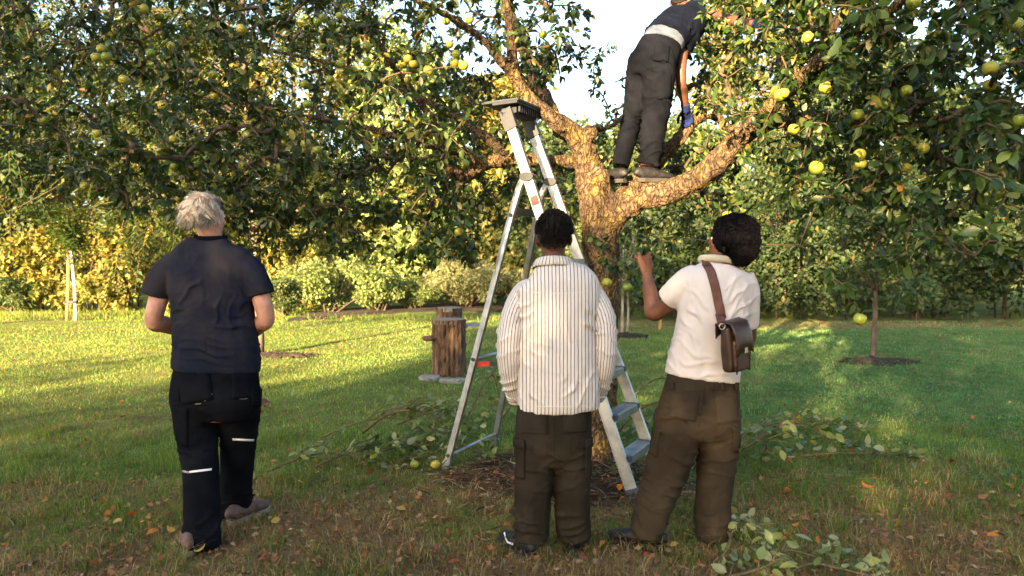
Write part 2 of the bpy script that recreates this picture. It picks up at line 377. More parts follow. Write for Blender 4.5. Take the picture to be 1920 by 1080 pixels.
PAL_DARK = ([(.020, .040, .014), (.035, .062, .020), (.055, .085, .028), (.12, .10, .03)], [34, 36, 22, 6])
PAL_PALE = ([(.15, .21, .06), (.21, .26, .09), (.28, .31, .13), (.10, .15, .045)], [34, 30, 16, 20])
PAL_BLUE = ([(.045, .085, .03), (.08, .125, .045), (.13, .17, .06), (.21, .21, .07)], [30, 36, 22, 10])
def clumps(centers, rad, n_per, size, pal, name, tpl=T_SMALL, droop=.25, squash=.75):
    """leaves in uneven clumps, most of them towards the outside of each clump"""
    P = []; D = []; Nn = []; S = []; C = []
    for c, r in zip(centers, rad):
        n = max(8, int(n_per * (r ** 2))); d = unit(rng.normal(size=(n, 3))); q = rng.uniform(.25, 1, (n, 1)) ** .6
        bumpy = 1 + .3 * waves(d * 1.0 + c[None] * 3, .9, int(abs(c[0] * 37 + c[2] * 11)) % 9999)[:, None]
        p = np.array(c)[None] + d * q * r * bumpy * np.array([1, 1, squash])
        P.append(p); dd = unit(d * .7 + rng.normal(size=(n, 3)) * .7 + np.array([0, 0, -droop])); D.append(dd)
        Nn.append(unit(rng.normal(size=(n, 3)) * .7 + d * .5 + np.array([0, 0, .6]))); S.append(size * rng.uniform(.6, 1.35, n)); C.append(palette(n, *pal) * rng.uniform(.82, 1.2))
    return leaf_mesh(name, np.vstack(P), np.vstack(D), np.vstack(Nn), np.concatenate(S), np.vstack(C), tpl)
def tree_parts(root, base, height, lean, r0, centers, rad, n_per, size, pal, bark, tpl=T_SMALL, trunk_frac=.8, tmin=.12):
    """trunk, limbs reaching into each clump, and the leafy crown"""
    base = np.array(base, float); top = base + np.array([lean[0], lean[1], height * trunk_frac])
    tp = smooth_path([base + [0, 0, -.1], base + (top - base) * .35 + [rng.normal() * .04 * height * .1, 0, 0], base + (top - base) * .7, top], 14)
    mb = MB().tube(tp, [r0 * (1.25 if i == 0 else 1.0 - .8 * i / 13) for i in range(14)], 9)
    mb.build('trunk', bark, root, True)
    lb = MB()
    for c, r in zip(centers, rad):
        t = np.clip((c[2] - base[2]) / (height) * .75 - .12, tmin, .9); i = int(t * 13); s = tp[i]; c = np.array(c)
        mid = (s + c) / 2 + np.array([rng.normal() * .12, rng.normal() * .12, .10 * np.linalg.norm(c - s)])
        pth = smooth_path([s, mid, c, c + unit((c - s)[None])[0] * r * .5], 8); w = r0 * .38 * (1 - i / 20)
        lb.tube(pth, [w * (1 - .11 * k) for k in range(8)], 5)
        for k in range(3):
            e = c + rng.normal(size=3) * r * .5; lb.tube(smooth_path([mid, (mid + e) / 2 + rng.normal(size=3) * .06, e], 5), [w * .4, w * .33, w * .26, w * .2, w * .1], 4)
    lb.build('limbs', bark, root, True)
    cr = obj('crown', clumps(centers, rad, n_per, size, pal, 'crown', tpl), M['leaf_bg'], root, False); tag(cr, kind='stuff')

# ------------------------------------------------------------------ the ground
def dryness(x, y):
    p = np.stack([np.asarray(x, float), np.asarray(y, float)], -1)
    n = waves(p, .55, 3, 8, 2) * .55 + waves(p, 1.6, 4, 8, 2) * .4
    fg = np.clip((5.2 - y) / 1.7, 0, 1)
    d = .12 + .74 * fg + .55 * n * (.25 + .75 * fg)
    strip = np.exp(-((y - 16.2 - .03 * x) / .8) ** 2) * (x > 2.5) * .55
    mid = np.exp(-(((x + 1.0) / 2.6) ** 2 + ((y - 4.6) / .5) ** 2)) * .25
    return np.clip(d + strip + mid + .06 * (waves(p, .18, 9, 6, 2)), 0, 1)
def mulch(x, y):
    n = waves(np.stack([x, y], -1), 1.8, 8, 7, 2)
    a = np.exp(-((x - .45) / .95) ** 2 - ((y - 5.0) / .62) ** 2)
    return np.clip((a * 1.5 + n * .22 - .45) * 2.2, 0, 1)
BEDS = [(ground(1646, 678), .50, .30), (ground(522, 668), .55, .26), (ground(1172, 630), .42, .25)]
def bed_mask(x, y):
    m = np.zeros_like(x)
    for c, a, b in BEDS:
        m = np.maximum(m, np.clip(1.6 - 1.6 * (((x - c.x) / a) ** 2 + ((y - c.y) / b) ** 2), 0, 1))
    return m
def build_ground():
    xs = np.concatenate([-np.geomspace(400, 9, 16), np.arange(-8.8, 8.9, .11), np.geomspace(9, 400, 16)])
    ys = np.concatenate([-np.geomspace(400, 2, 14), np.arange(-1.5, 12, .11), np.arange(12, 26, .4), np.geomspace(27, 600, 14)])
    X, Yg = np.meshgrid(xs, ys); x, y = X.ravel(), Yg.ravel()
    p2 = np.stack([x, y], -1); z = .012 * waves(p2, .35, 12, 6, 2) * (np.abs(x) < 30); z = z - .012
    mu = mulch(x, y); z = z + mu * (.025 + .012 * waves(p2, 3.0, 13, 6, 2))
    d = dryness(x, y)[:, None]; gr = np.array([.12, .17, .042]); br = np.array([.26, .17, .085]); so = np.array([.045, .028, .018])
    c = gr * (1 - d) + br * d; c = c * (1 - mu[:, None]) + so * mu[:, None]
    c = c * (1 + .25 * waves(p2, 2.2, 15, 6, 2))[:, None]; bm = bed_mask(x, y)[:, None]; c = c * (1 - bm) + so * .6 * bm
    nx, ny = len(xs), len(ys); i = np.arange(ny - 1)[:, None] * nx + np.arange(nx - 1)[None]; i = i.ravel()
    F = np.stack([i, i + 1, i + nx + 1, i + nx], -1)
    me = mesh_np('ground', np.stack([x, y, z], -1), F, np.clip(c, 0.004, 1))
    m, nt, b = newmat('lawn_soil'); a = _n(nt, 'ShaderNodeAttribute', attribute_name='col'); tc = _n(nt, 'ShaderNodeTexCoord')
    n = _n(nt, 'ShaderNodeTexNoise', Scale=30.0, Detail=8, Roughness=.75); nt.links.new(tc.outputs['Object'], n.inputs['Vector'])
    mr = _n(nt, 'ShaderNodeMapRange'); mr.inputs[1].default_value = .3; mr.inputs[2].default_value = .7; mr.inputs[3].default_value = .45; mr.inputs[4].default_value = 1.6; nt.links.new(n.outputs[0], mr.inputs[0])
    sc_ = _n(nt, 'ShaderNodeVectorMath', operation='SCALE'); nt.links.new(a.outputs['Color'], sc_.inputs[0]); nt.links.new(mr.outputs[0], sc_.inputs['Scale'])
    nt.links.new(sc_.outputs[0], b.inputs['Base Color']); b.inputs['Roughness'].default_value = 1; b.inputs['Specular IOR Level'].default_value = .1
    bump(nt, b, n.outputs[0], .03, 1.0)
    tag(obj('ground', me, m), kind='structure')
build_ground()

def build_grass():
    n = 290000; y0, y1 = 2.1, 21.0
    u = rng.uniform(0, 1, n); y = y0 * (y1 / y0) ** u; hw = y * .74 + 1.7
    x = rng.uniform(-1, 1, n) * hw
    mu = mulch(x, y); bm = bed_mask(x, y); d = dryness(x, y); p2 = np.stack([x, y], -1)
    keep = (rng.uniform(0, 1, n) > mu * .93) & (rng.uniform(0, 1, n) > bm * .96) & (rng.uniform(0, 1, n) > np.clip(d - .55, 0, .4))
    keep &= ~((y > 18.5) & (x > -5.5)) & ~((y > 16.9 + .04 * x) & (x > 2.4))
    x, y, d, p2, mu = x[keep], y[keep], d[keep], p2[keep], mu[keep]; n = len(x)
    tall = np.clip(waves(p2, .9, 21, 7, 2), 0, 1)
    h = np.where(y > 4.6, .56, .72) * (.034 + .035 * rng.uniform(0, 1, n) ** 2 + .045 * tall * rng.uniform(0, 1, n)) * (1 - .35 * d) * np.where(y > 17.5, 2.6 + 2.5 * rng.uniform(0, 1, n) ** 3, 1)
    w = np.maximum(.0022, .00062 * y) * rng.uniform(.7, 1.5, n); a = rng.uniform(0, 6.283, n)
    lean = rng.uniform(.15, .95, n) * h * (1 + d * .9); la = rng.uniform(0, 6.283, n)
    b = np.stack([x, y, np.full(n, -.02) + .012 * waves(p2, .35, 12, 6, 2)], -1); s = np.stack([np.cos(a), np.sin(a), 0 * a], -1) * w[:, None]; l = np.stack([np.cos(la), np.sin(la), 0 * la], -1) * lean[:, None]
    up = np.stack([0 * h, 0 * h, h + .012], -1)
    V = np.stack([b - s, b + s, b + s * .75 + l * .3 + up * .6, b - s * .75 + l * .3 + up * .6, b + l + up], 1)
    nr = np.flatnonzero(y < 5.6); fr_ = np.flatnonzero(y >= 5.6)
    F = np.vstack([(np.array([[0, 1, 2], [0, 2, 3], [3, 2, 4]])[None] + (nr * 5)[:, None, None]).reshape(-1, 3), (np.array([[0, 1, 4]])[None] + (fr_ * 5)[:, None, None]).reshape(-1, 3)])
    lawn = palette(n, [(.15, .24, .05), (.20, .30, .065), (.27, .33, .10), (.12, .215, .07)], [30, 34, 18, 18], .22)
    dead = palette(n, [(.32, .215, .10), (.44, .32, .17), (.21, .12, .06), (.34, .19, .08)], [34, 22, 26, 18], .25)
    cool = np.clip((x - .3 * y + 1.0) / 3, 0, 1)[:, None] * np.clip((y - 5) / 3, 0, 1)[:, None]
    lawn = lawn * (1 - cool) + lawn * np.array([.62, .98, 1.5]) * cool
    warm = np.clip((-x - .12 * y + .5) / 2.5, 0, 1)[:, None]; lawn = lawn * (1 - warm) + lawn * np.array([.98, .92, .8]) * warm  # yellow tone of the sunlit left lawn, painted into the blade colour
    isdead = rng.uniform(0, 1, n) < np.clip(d * .95 + mu * .4, 0.02, .9)
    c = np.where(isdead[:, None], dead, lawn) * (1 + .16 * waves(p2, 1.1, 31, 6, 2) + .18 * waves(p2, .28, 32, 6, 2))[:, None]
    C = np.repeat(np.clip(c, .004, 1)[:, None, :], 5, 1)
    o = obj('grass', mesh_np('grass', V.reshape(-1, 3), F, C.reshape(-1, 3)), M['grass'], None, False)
    tag(o, 'short lawn grass, green with dry brown patches in front', 'grass', kind='stuff')
build_grass()

def build_tufts():
    c = rng.uniform(0, 1, (900, 2)); cy = 2.3 * (6.5 / 2.3) ** c[:, 0]; cx = (c[:, 1] * 2 - 1) * (cy * .7 + .2); k = mulch(cx, cy) < .3; cx, cy = cx[k], cy[k]
    m = 34; n = len(cx) * m; sp = np.repeat(rng.uniform(.02, .09, len(cx)), m); x = np.repeat(cx, m) + rng.normal(size=n) * sp; y = np.repeat(cy, m) + rng.normal(size=n) * sp
    h = np.repeat(rng.uniform(.06, .12, len(cx)), m) * rng.uniform(.5, 1.2, n); la = rng.uniform(0, 6.283, n); lean = h * rng.uniform(.3, 1.3, n); a = rng.uniform(0, 6.283, n); w = rng.uniform(.0012, .0024, n)
    b = np.stack([x, y, np.full(n, -.01)], -1); s = np.stack([np.cos(a), np.sin(a), 0 * a], -1) * w[:, None]; l = np.stack([np.cos(la), np.sin(la), 0 * la], -1) * lean[:, None]; up = np.stack([0 * h, 0 * h, h], -1)
    V = np.stack([b - s, b + s, b + s * .8 + l * .3 + up * .7, b - s * .8 + l * .3 + up * .7, b + l + up * .9], 1); F = np.array([[0, 1, 2], [0, 2, 3], [3, 2, 4]])[None] + (np.arange(n) * 5)[:, None, None]
    dr = np.repeat(rng.uniform(0, 1, len(cx)) < dryness(cx, cy) * .9, m); c1 = palette(n, [(.10, .17, .03), (.15, .22, .045), (.20, .24, .07)], [1, 1, 1]); c2 = palette(n, [(.30, .22, .11), (.40, .30, .16), (.20, .12, .055)], [1, 1, 1])
    C = np.repeat(np.where(dr[:, None], c2, c1)[:, None, :], 5, 1); o = obj('tuft_grass', mesh_np('tuft_grass', V.reshape(-1, 3), F.reshape(-1, 3), C.reshape(-1, 3)), M['grass'], None, False); tag(o, 'longer tufts of grass and dry straw in the foreground lawn', 'grass', kind='stuff')
build_tufts()
# broad lawn weeds and clover in the cool green part on the right
def build_clover():
    n = 11000; y = rng.uniform(4.8, 12, n); x = rng.uniform(-.15, .75, n) * y * .9 + .3
    k = waves(np.stack([x, y], -1), .35, 41, 6, 2) > .15 - .5 * (x > 0); x, y = x[k], y[k]; n = len(x)
    pos = np.stack([x, y, rng.uniform(.02, .05, n)], -1); d = rng.normal(size=(n, 3)); d[:, 2] *= .25
    o = obj('clover', leaf_mesh('clover', pos, d, np.array([0, 0, 1.]) + rng.normal(size=(n, 3)) * .35, rng.uniform(.025, .06, n), palette(n, [(.10, .20, .08), (.15, .25, .12), (.08, .16, .06)], [1, 1, 1]), T_SMALL), M['grass'], None, False)
    tag(o, 'small broad clover leaves in the shaded lawn on the right', 'clover', kind='stuff')
build_clover()

# ------------------------------------------------------------------ hedges and shrubs
def hedge(name, label, x0, x1, yf, depth, hgt, pal, n, size, stems=True, slope=0.0, top_wave=.25):
    root = empty(name, ((x0 + x1) / 2, yf + depth / 2, 0), label, name)
    x = rng.uniform(x0, x1, n); t = rng.uniform(0, 1, n); p = np.stack([x, x * 0], -1)
    htop = hgt * (1 + top_wave * waves(p, .22, len(label), 6, 2)); z = htop * rng.uniform(0.02, 1, n) ** .8
    face = rng.uniform(0, 1, n) < .72; yy = np.where(face, rng.uniform(0, .35, n), rng.uniform(0, depth, n))
    q = np.stack([x, z], -1); yy = yy + .28 * waves(q, .5, 51, 8, 2) + .12 * waves(q, 1.6, 52, 8, 2) + .15 * (z / hgt)
    keep = waves(q, .8, 53, 8, 2) > (-.55 - .5 * (z / hgt) + (.45 if stems else 0) * np.exp(-z / .5)); pos = np.stack([x, yf + slope * (x - x0) + yy, z], -1)[keep]; m = len(pos)
    d = rng.normal(size=(m, 3)) + np.array([0, -.5, -.25]); nr = rng.normal(size=(m, 3)) * .8 + np.array([0, -.6, .6])
    col = palette(m, *pal) * (1 + .22 * waves(pos, .5, 54)[:, None])
    f = obj('foliage', leaf_mesh('foliage', pos, d, nr, size * rng.uniform(.6, 1.4, m), np.clip(col, .003, 1), T_SMALL), M['leaf_bg'], root, False); tag(f, kind='stuff')
    mb = MB()
    for i in range(int((x1 - x0) * 5)):
        bx = rng.uniform(x0, x1); by = yf + slope * (bx - x0) + rng.uniform(.2, depth); h = hgt * rng.uniform(.5, .95)
        mb.tube(smooth_path([(bx, by, -.05), (bx + rng.normal() * .08, by, h * .4), (bx + rng.normal() * .25, by - .1, h)], 5), [.028, .024, .02, .014, .006], 4)
    tag(mb.build('stems', M['bark_dark'], root, True), kind='stuff')
hedge('hedge', 'tall golden sunlit hedge at the left end of the lawn', -17.5, -5.4, 19.6, 1.6, 2.0, PAL_GOLD, 36000, .15, slope=.05)
hedge('hedge', 'long dark green hedge along the right end of the lawn', 2.5, 15.0, 17.2, 1.5, 3.5, PAL_DARK, 38000, .13, slope=.0)
hedge('hedge', 'pale green and yellow hedge far behind the log and ladder', -7.5, 3.2, 24.5, 1.6, 4.0, ([(.10, .13, .035), (.18, .18, .05), (.26, .22, .07), (.06, .085, .025)], [30, 26, 16, 26]), 32000, .2, slope=-.05)
def shrub(px, py, w, h, pal, label, size=.085, n=9000, tpl=T_SMALL, depth=None):
    b = ground(px, py); root = empty('shrub', b, label, 'shrub', 'shrubs in the bed behind the lawn')
    k = max(7, int(12 * w)); cs = []; rs = []
    for i in range(k):
        a = rng.uniform(0, 6.28); q = rng.uniform(0, 1) ** .5; z = rng.uniform(.22, .86) * h; tap = .45 + .8 * math.sin(min(1, z / h * 1.15) * 2.4)
        cs.append(np.array([b.x + math.cos(a) * q * w * .42 * tap, b.y + math.sin(a) * q * w * .4, z])); rs.append(rng.uniform(.22, .38) * min(w, h) * .72)
    mesh = clumps(cs, rs, n / sum(r * r for r in rs), size, pal, 'foliage', tpl)
    tag(obj('foliage', mesh, M['leaf_bg'], root, False), kind='stuff')
    mb = MB()
    for i in range(9):
        e = cs[i % k]; mb.tube(smooth_path([(b.x + rng.normal() * .08, b.y + rng.normal() * .08, -.03), ((b.x + e[0]) / 2, (b.y + e[1]) / 2, e[2] * .5), e], 5), [.03, .025, .02, .014, .007], 5)
    tag(mb.build('stems', M['bark_dark'], root, True), kind='stuff')
shrub(622, 588, 2.2, 1.55, PAL_PALE, 'broad bright green shrub behind the lawn, left of the log', n=12000)
shrub(715, 585, 1.2, 1.0, PAL_PALE, 'small green shrub just right of the broad bright shrub', n=5000)
shrub(772, 581, 1.15, .95, PAL_PALE, 'feathery low shrub just left of the log', .10, 6000, T_LONG)
shrub(880, 578, 2.0, 1.6, ([(.28, .30, .15), (.34, .33, .18), (.19, .22, .09)], [1, 1, 1]), 'pale feathery shrub directly behind the log', .12, 11000, T_LONG)
shrub(975, 582, 1.7, 1.25, ([(.33, .30, .16), (.21, .23, .09), (.14, .17, .06)], [1, 1, 1]), 'pale shrub seen between the ladder legs', .10, 8000, T_LONG)
shrub(535, 592, 1.3, 1.0, PAL_BLUE, 'loose green shrub beside the elbow of the old man', .08, 4500)
shrub(20, 585, 1.2, 1.0, PAL_BLUE, 'blue green clump at the far left edge of the lawn', .12, 5000, T_LONG)
shrub(1100, 590, 1.6, 2.6, PAL_BLUE, 'tall green shrub behind the apple trunk', .09, 8000)
# dark soil edge of the shrub bed
mb = MB()
pts = [ground(540, 602), ground(640, 594), ground(760, 585), ground(900, 582), ground(1060, 592)]
P = smooth_path(pts, 40)
bv = []; bf = []
for i, p in enumerate(P):
    j = .16 * math.sin(i * 1.7) + .1 * math.sin(i * 4.1)
    bv += [(p[0], p[1] - .25 + j * .5, -.004), (p[0], p[1] + .1 + j, .05), (p[0], p[1] + 2.4, .06)]
for i in range(39):
    for k in range(2): bf.append((i * 3 + k, i * 3 + 3 + k, i * 3 + 4 + k, i * 3 + 1 + k))
me = bpy.data.meshes.new('shrub_bed'); me.from_pydata(bv, [], bf); tag(obj('shrub_bed', me, M['soil']), kind='structure')

# ------------------------------------------------------------------ trees in the distance
def far_tree(px, Y, h, w, pal, label, n=13000, size=.25, z0=.10, k=30, cat='tree', r0=.14, name='background_tree'):
    X = (px - 960) / FPX * Y; root = empty(name, (X, Y, 0), label, cat, 'trees beyond the lawn')
    cs = []; rs = []
    for i in range(k):
        t = rng.uniform(z0, .93); a = rng.uniform(0, 6.28); prof = math.sin(math.pi * min(.98, max(.08, (t - z0 * .6) / (1.06 - z0 * .6)))) ** .7
        q = rng.uniform(.15, 1) ** .6 * w * .5 * prof; cs.append(np.array([X + q * math.cos(a), Y + q * math.sin(a), t * h])); rs.append(rng.uniform(.13, .21) * w)
    tree_parts(root, (X, Y, 0), h, (rng.normal() * .2, 0), r0, cs, rs, 1.0 * n / sum(r * r for r in rs), size, pal, M['bark_dark'])
hedge('wood', 'far wood closing the view behind the garden', -42, 36, 39, 3.0, 6.2, ([(.10, .11, .03), (.17, .15, .035), (.06, .085, .025), (.25, .20, .05)], [30, 24, 26, 12]), 34000, .46, slope=0, top_wave=.22)
far_tree(-60, 24, 11.5, 6.0, PAL_DARK, 'tall dark tree at the far left edge behind the golden hedge', n=15000)
far_tree(-110, 15.5, 10.5, 6.4, PAL_DARK, 'tall dark tree over the top left corner, behind the apple boughs', n=17000, size=.15, z0=.42, r0=.10)
far_tree(130, 29, 7.2, 5.5, PAL_GOLD, 'golden sunlit tree behind the staked sapling', n=12000)
far_tree(345, 30, 11.5, 6.0, PAL_GOLD, 'tall yellow tree behind the old man', n=14000)
far_tree(560, 27, 10.5, 6.0, PAL_GOLD, 'golden tree behind the broad bright shrub', n=13000)
far_tree(760, 25, 9.5, 5.6, PAL_PALE, 'green tree left of the ladder top, beyond the shrubs', n=13000)
far_tree(930, 27, 8.2, 5.0, PAL_GOLD, 'yellow tree seen through the ladder', n=11000)
far_tree(1085, 22, 5.4, 4.4, PAL_BLUE, 'low green tree below the open sky', n=15000, size=.17)
far_tree(1235, 23, 5.9, 4.2, PAL_BLUE, 'green tree behind the legs of the man in the apple tree', n=15000, size=.17)
far_tree(1390, 28, 11.5, 6.2, PAL_GOLD, 'tall yellow tree to the right of the man in the apple tree', n=16000)
far_tree(1480, 20.5, 6.6, 4.8, PAL_BLUE, 'green tree rising over the middle of the dark hedge', n=14000, size=.17)
far_tree(1640, 22, 8.0, 5.4, PAL_DARK, 'dark tree rising over the hedge above the right sapling', n=14000)
far_tree(1790, 26, 7.5, 5.0, PAL_GOLD, 'sunlit pale tree in the gap at the right', n=12000)
far_tree(1960, 19.5, 9.5, 5.4, PAL_DARK, 'tall dark tree at the far right edge', n=15000)
# the row behind the photographer whose shade falls over the people
_keep = rng; rng = np.random.default_rng(77)
for i, (x, y, h, w, nl, t0) in enumerate([(-17.2, -14.5, 5.9, 5.6, 10000, .3), (-13.0, -14, 5.9, 5.6, 11000, .3), (-12.3, -15, 10.2, 4.8, 9000, .73), (-9.3, -13.5, 6.5, 5.4, 15000, .3), (-3.7, -13.5, 9.8, 6.0, 20000, .25), (.8, -14.5, 9.9, 6.4, 18000, .25), (6.2, -14, 9.6, 6.4, 15000, .25)]):
    root = empty('shade_tree', (x, y, 0), ['leafy tree behind the photographer, ' + s for s in ('far left of the row', 'second from the left of the row', 'tallest of the row, its crown high up', 'left of the middle of the row', 'third from the right of the row', 'second from the right of the row', 'far right of the row')][i], 'tree', 'trees behind the photographer')
    cs = []; rs = []
    for k in range(46):
        t = t0 + (.93 - t0) * (k + .5) / 46; a = k * 2.4 + rng.normal() * .3; q = rng.uniform(.1, 1) ** .55 * w * .5 * math.sin(math.pi * (t * .72 + .16)) ** .5
        cs.append(np.array([x + q * math.cos(a), y + q * math.sin(a), t * h])); rs.append(rng.uniform(.13, .19) * w)
    if i == 3:
        for q in ((-7.95, 7.75), (-8.3, 8.4)): cs.append(np.array([q[0], y + rng.normal() * .3, q[1]])); rs.append(.27)  # extra tufts, added to dapple the sun on the man in the tree
    tree_parts(root, (x, y, 0), h, (0, 0), .2, cs, rs, nl * .45 / sum(r * r for r in rs), .32, PAL_GREEN, M['bark_dark'])
rng = _keep

# ------------------------------------------------------------------ young trees on the lawn
def soil_bed(parent, c, a, b, seed):
    g = np.random.default_rng(seed); v = [(c.x, c.y, .035)]; f = []; n = 40; rings = 5
    for j in range(1, rings + 1):
        for i in range(n):
            th = 6.283 * i / n; r = j / rings * (1 + .18 * math.sin(3 * th + seed) + .13 * math.sin(7 * th) + .09 * g.normal())
            v.append((c.x + a * r * math.cos(th), c.y + b * r * math.sin(th), (.045 + g.normal() * .014) * (1 - (j / rings) ** 3) - .006 * (j == rings) - .01 * (j == rings)))
    for i in range(n): f.append((0, 1 + i, 1 + (i + 1) % n))
    for j in range(rings - 1):
        for i in range(n):
            p, q = 1 + j * n + i, 1 + j * n + (i + 1) % n; f.append((p, p + n, q + n, q))
    me = bpy.data.meshes.new('soil_bed'); me.from_pydata(v, [], f); obj('soil_bed', me, M['soil'], parent)
    mb = MB()
    for i in range(90):
        th = g.uniform(0, 6.28); r = g.uniform(.2, 1.12); s = g.uniform(.012, .035)
        mb.add(*ellipsoid((c.x + a * r * math.cos(th), c.y + b * r * math.sin(th), .03 * (1.2 - r) + .01), (s, s * .8, s * .6), None, 6, 4))
    tag(mb.build('soil_clods', M['soil'], parent), kind='stuff')
# pinnate-leaved tree behind the old man
def pinnate(name, fronds, nl, leaflet, pal):
    """compound leaves: fronds = (base, direction, length)"""
    P = []; D = []; Nn = []; S = []; C = []; mb = MB()
    for b, d, L in fronds:
        d = d / np.linalg.norm(d); side = np.cross(d, [0, 0, 1.]); side /= max(np.linalg.norm(side), .01); col = palette(1, *pal)[0]
        for k in range(nl):
            t = (k + 1) / nl; p = b + d * L * t + np.array([0, 0, -.25 * L * t * t])
            for s in (-1, 1):
                dd = side * s * 1.0 + d * .55 + np.array([0, 0, -.3]); P.append(p); D.append(dd); Nn.append(np.array([0, 0, 1.]) + rng.normal(size=3) * .3); S.append(leaflet * (1 - .35 * abs(t - .5)) * rng.uniform(.8, 1.2)); C.append(col * rng.uniform(.85, 1.15))
        mb.tube([b, b + d * L * .5 + np.array([0, 0, -.06 * L]), b + d * L + np.array([0, 0, -.25 * L])], [.005, .004, .002], 3, False)
    return leaf_mesh(name, np.array(P), np.array(D), np.array(Nn), np.array(S), np.array(C), T_LONG if leaflet < .05 else (T_LONG[0] * np.array([1, 1.25, 1]), T_LONG[1])), mb
b = ground(487, 664)
root = empty('young_tree', b, 'slim tree with feathery compound leaves standing behind the old man', 'tree')
tp = smooth_path([b + Vector((0, 0, -.05)), at(482, 500, b.y), at(470, 300, b.y), at(456, 60, b.y), at(452, -200, b.y)], 20)
MB().tube(tp, [.078 - .0025 * i for i in range(20)], 10).build('trunk', M['brown_bark'], root, True)
lb = MB(); fr = []
for i in range(64):
    j = rng.integers(5, 20); s = tp[j]; a = rng.uniform(0, 6.28); L = rng.uniform(1.1, 3.3); up = rng.uniform(-.22, .32)
    if rng.uniform() < .45: a = math.pi + rng.normal() * .45; L *= 1.12
    e = s + np.array([math.cos(a) * L, math.sin(a) * L * .8, up * L]); m_ = (s + e) / 2 + np.array([0, 0, .2 * L]); pth = smooth_path([s, m_, e], 8); lb.tube(pth, [.018 - .002 * k for k in range(8)], 5)
    for k in range(42):
        q = pth[rng.integers(2, 8)] + rng.normal(size=3) * .10; d = (e - s) / L * .5 + rng.normal(size=3) * .7; d[2] -= .25; fr.append((q, d, rng.uniform(.28, .5)))
lb.build('limbs', M['bark_dark'], root, True)
me, mb = pinnate('crown', fr, 6, .115, ([(.018, .042, .010), (.035, .072, .016), (.075, .11, .025), (.16, .15, .03)], [34, 34, 20, 8]))
tag(obj('crown', me, M['leaf_bg'], root, False), kind='stuff'); tag(mb.build('leaf_stalks', M['stemg'], root), kind='stuff')
soil_bed(root, BEDS[1][0], .55, .26, 2)
# staked sapling on the far left
b = ground(142, 601)
root = empty('sapling', b, 'thin whitewashed sapling tied to an orange stake at the left', 'sapling')
tp = smooth_path([b + Vector((0, 0, -.05)), at(140, 540, b.y), at(133, 470, b.y), at(131, 455, b.y)], 10); MB().tube(tp, [.040 - .002 * i for i in range(10)], 8).build('trunk', M['limewash'], root, True)
lb = MB(); fr = []; top = tp[-1]
for i in range(11):
    a = rng.uniform(0, 6.28); L = rng.uniform(.6, 1.6); e = top + np.array([math.cos(a) * L * .75, math.sin(a) * L * .6, rng.uniform(.2, 1.0) * L]); pth = smooth_path([top + [0, 0, -.05], (top + e) / 2 + [0, 0, .12], e], 6); lb.tube(pth, [.024, .02, .016, .012, .008, .004], 5)
    for k in range(34):
        q = pth[rng.integers(1, 6)] + rng.normal(size=3) * .06; d = rng.normal(size=3); d[2] -= .1; fr.append((q, d, rng.uniform(.3, .5)))
lb.build('limbs', M['bark_dark'], root, True)
me, mb = pinnate('crown', fr, 6, .12, ([(.03, .06, .014), (.06, .10, .02), (.12, .15, .03)], [1, 1, 1]))
tag(obj('crown', me, M['leaf_bg'], root, False), kind='stuff')
for py in (566, 484):
    c = at(134, py, b.y); MB().loft([c + Vector((0, 0, -.03)), c + Vector((0, 0, .03))], [(.16, .085)] * 2, (1, 0, 0), 12).build('tie', M['rubber'], root)
s = ground(127, 601); st = empty('stake', s, 'orange round wooden stake beside the whitewashed sapling', 'stake')
MB().tube([s + Vector((0, -.04, -.1)), at(128, 540, s.y), at(128, 462, s.y)], [.036, .036, .034], 10).build('pole', M['stake'], st, True)
# small tree at the right
def lawn_tree(px, py, r, h, w, label, n, bed, pal=PAL_BLUE, two=False, bark='sapling', size=.085):
    b = ground(px, py); root = empty('young_tree', b, label, 'tree')
    cs = [np.array([b.x + rng.normal() * w * .28, b.y + rng.normal() * w * .25, h * rng.uniform(.36, .95)]) for i in range(15)]; rs = [w * rng.uniform(.18, .28) for i in cs]
    tree_parts(root, b, h, (.02, 0), r, cs, rs, n / sum(q * q for q in rs), size, pal, M[bark], tmin=.5)
    if two: MB().tube(smooth_path([b + Vector((.09, .02, -.04)), b + Vector((.12, 0, .5)), b + Vector((.04, 0, 1.2))], 8), [.026 - .001 * i for i in range(8)], 7).build('second_stem', M[bark], root, True)
    if bed: soil_bed(root, *bed)
lawn_tree(1636, 672, .045, 2.5, 1.3, 'small tree with a thin brown trunk in a soil circle at the right', 6500, (*BEDS[0], 1), bark='brown_bark')
lawn_tree(1166, 628, .035, 2.3, 1.2, 'thin two stemmed sapling behind the raised elbow', 1600, (*BEDS[2], 3), two=True)
s = ground(1238, 616); st = empty('stake', s, 'short leaning orange stake on the lawn behind the raised elbow', 'stake')
MB().beam(s + Vector((-.02, 0, -.05)), s + Vector((.03, .02, .55)), .05, .03, (1, 0, 0)).build('pole', M['stake'], st)

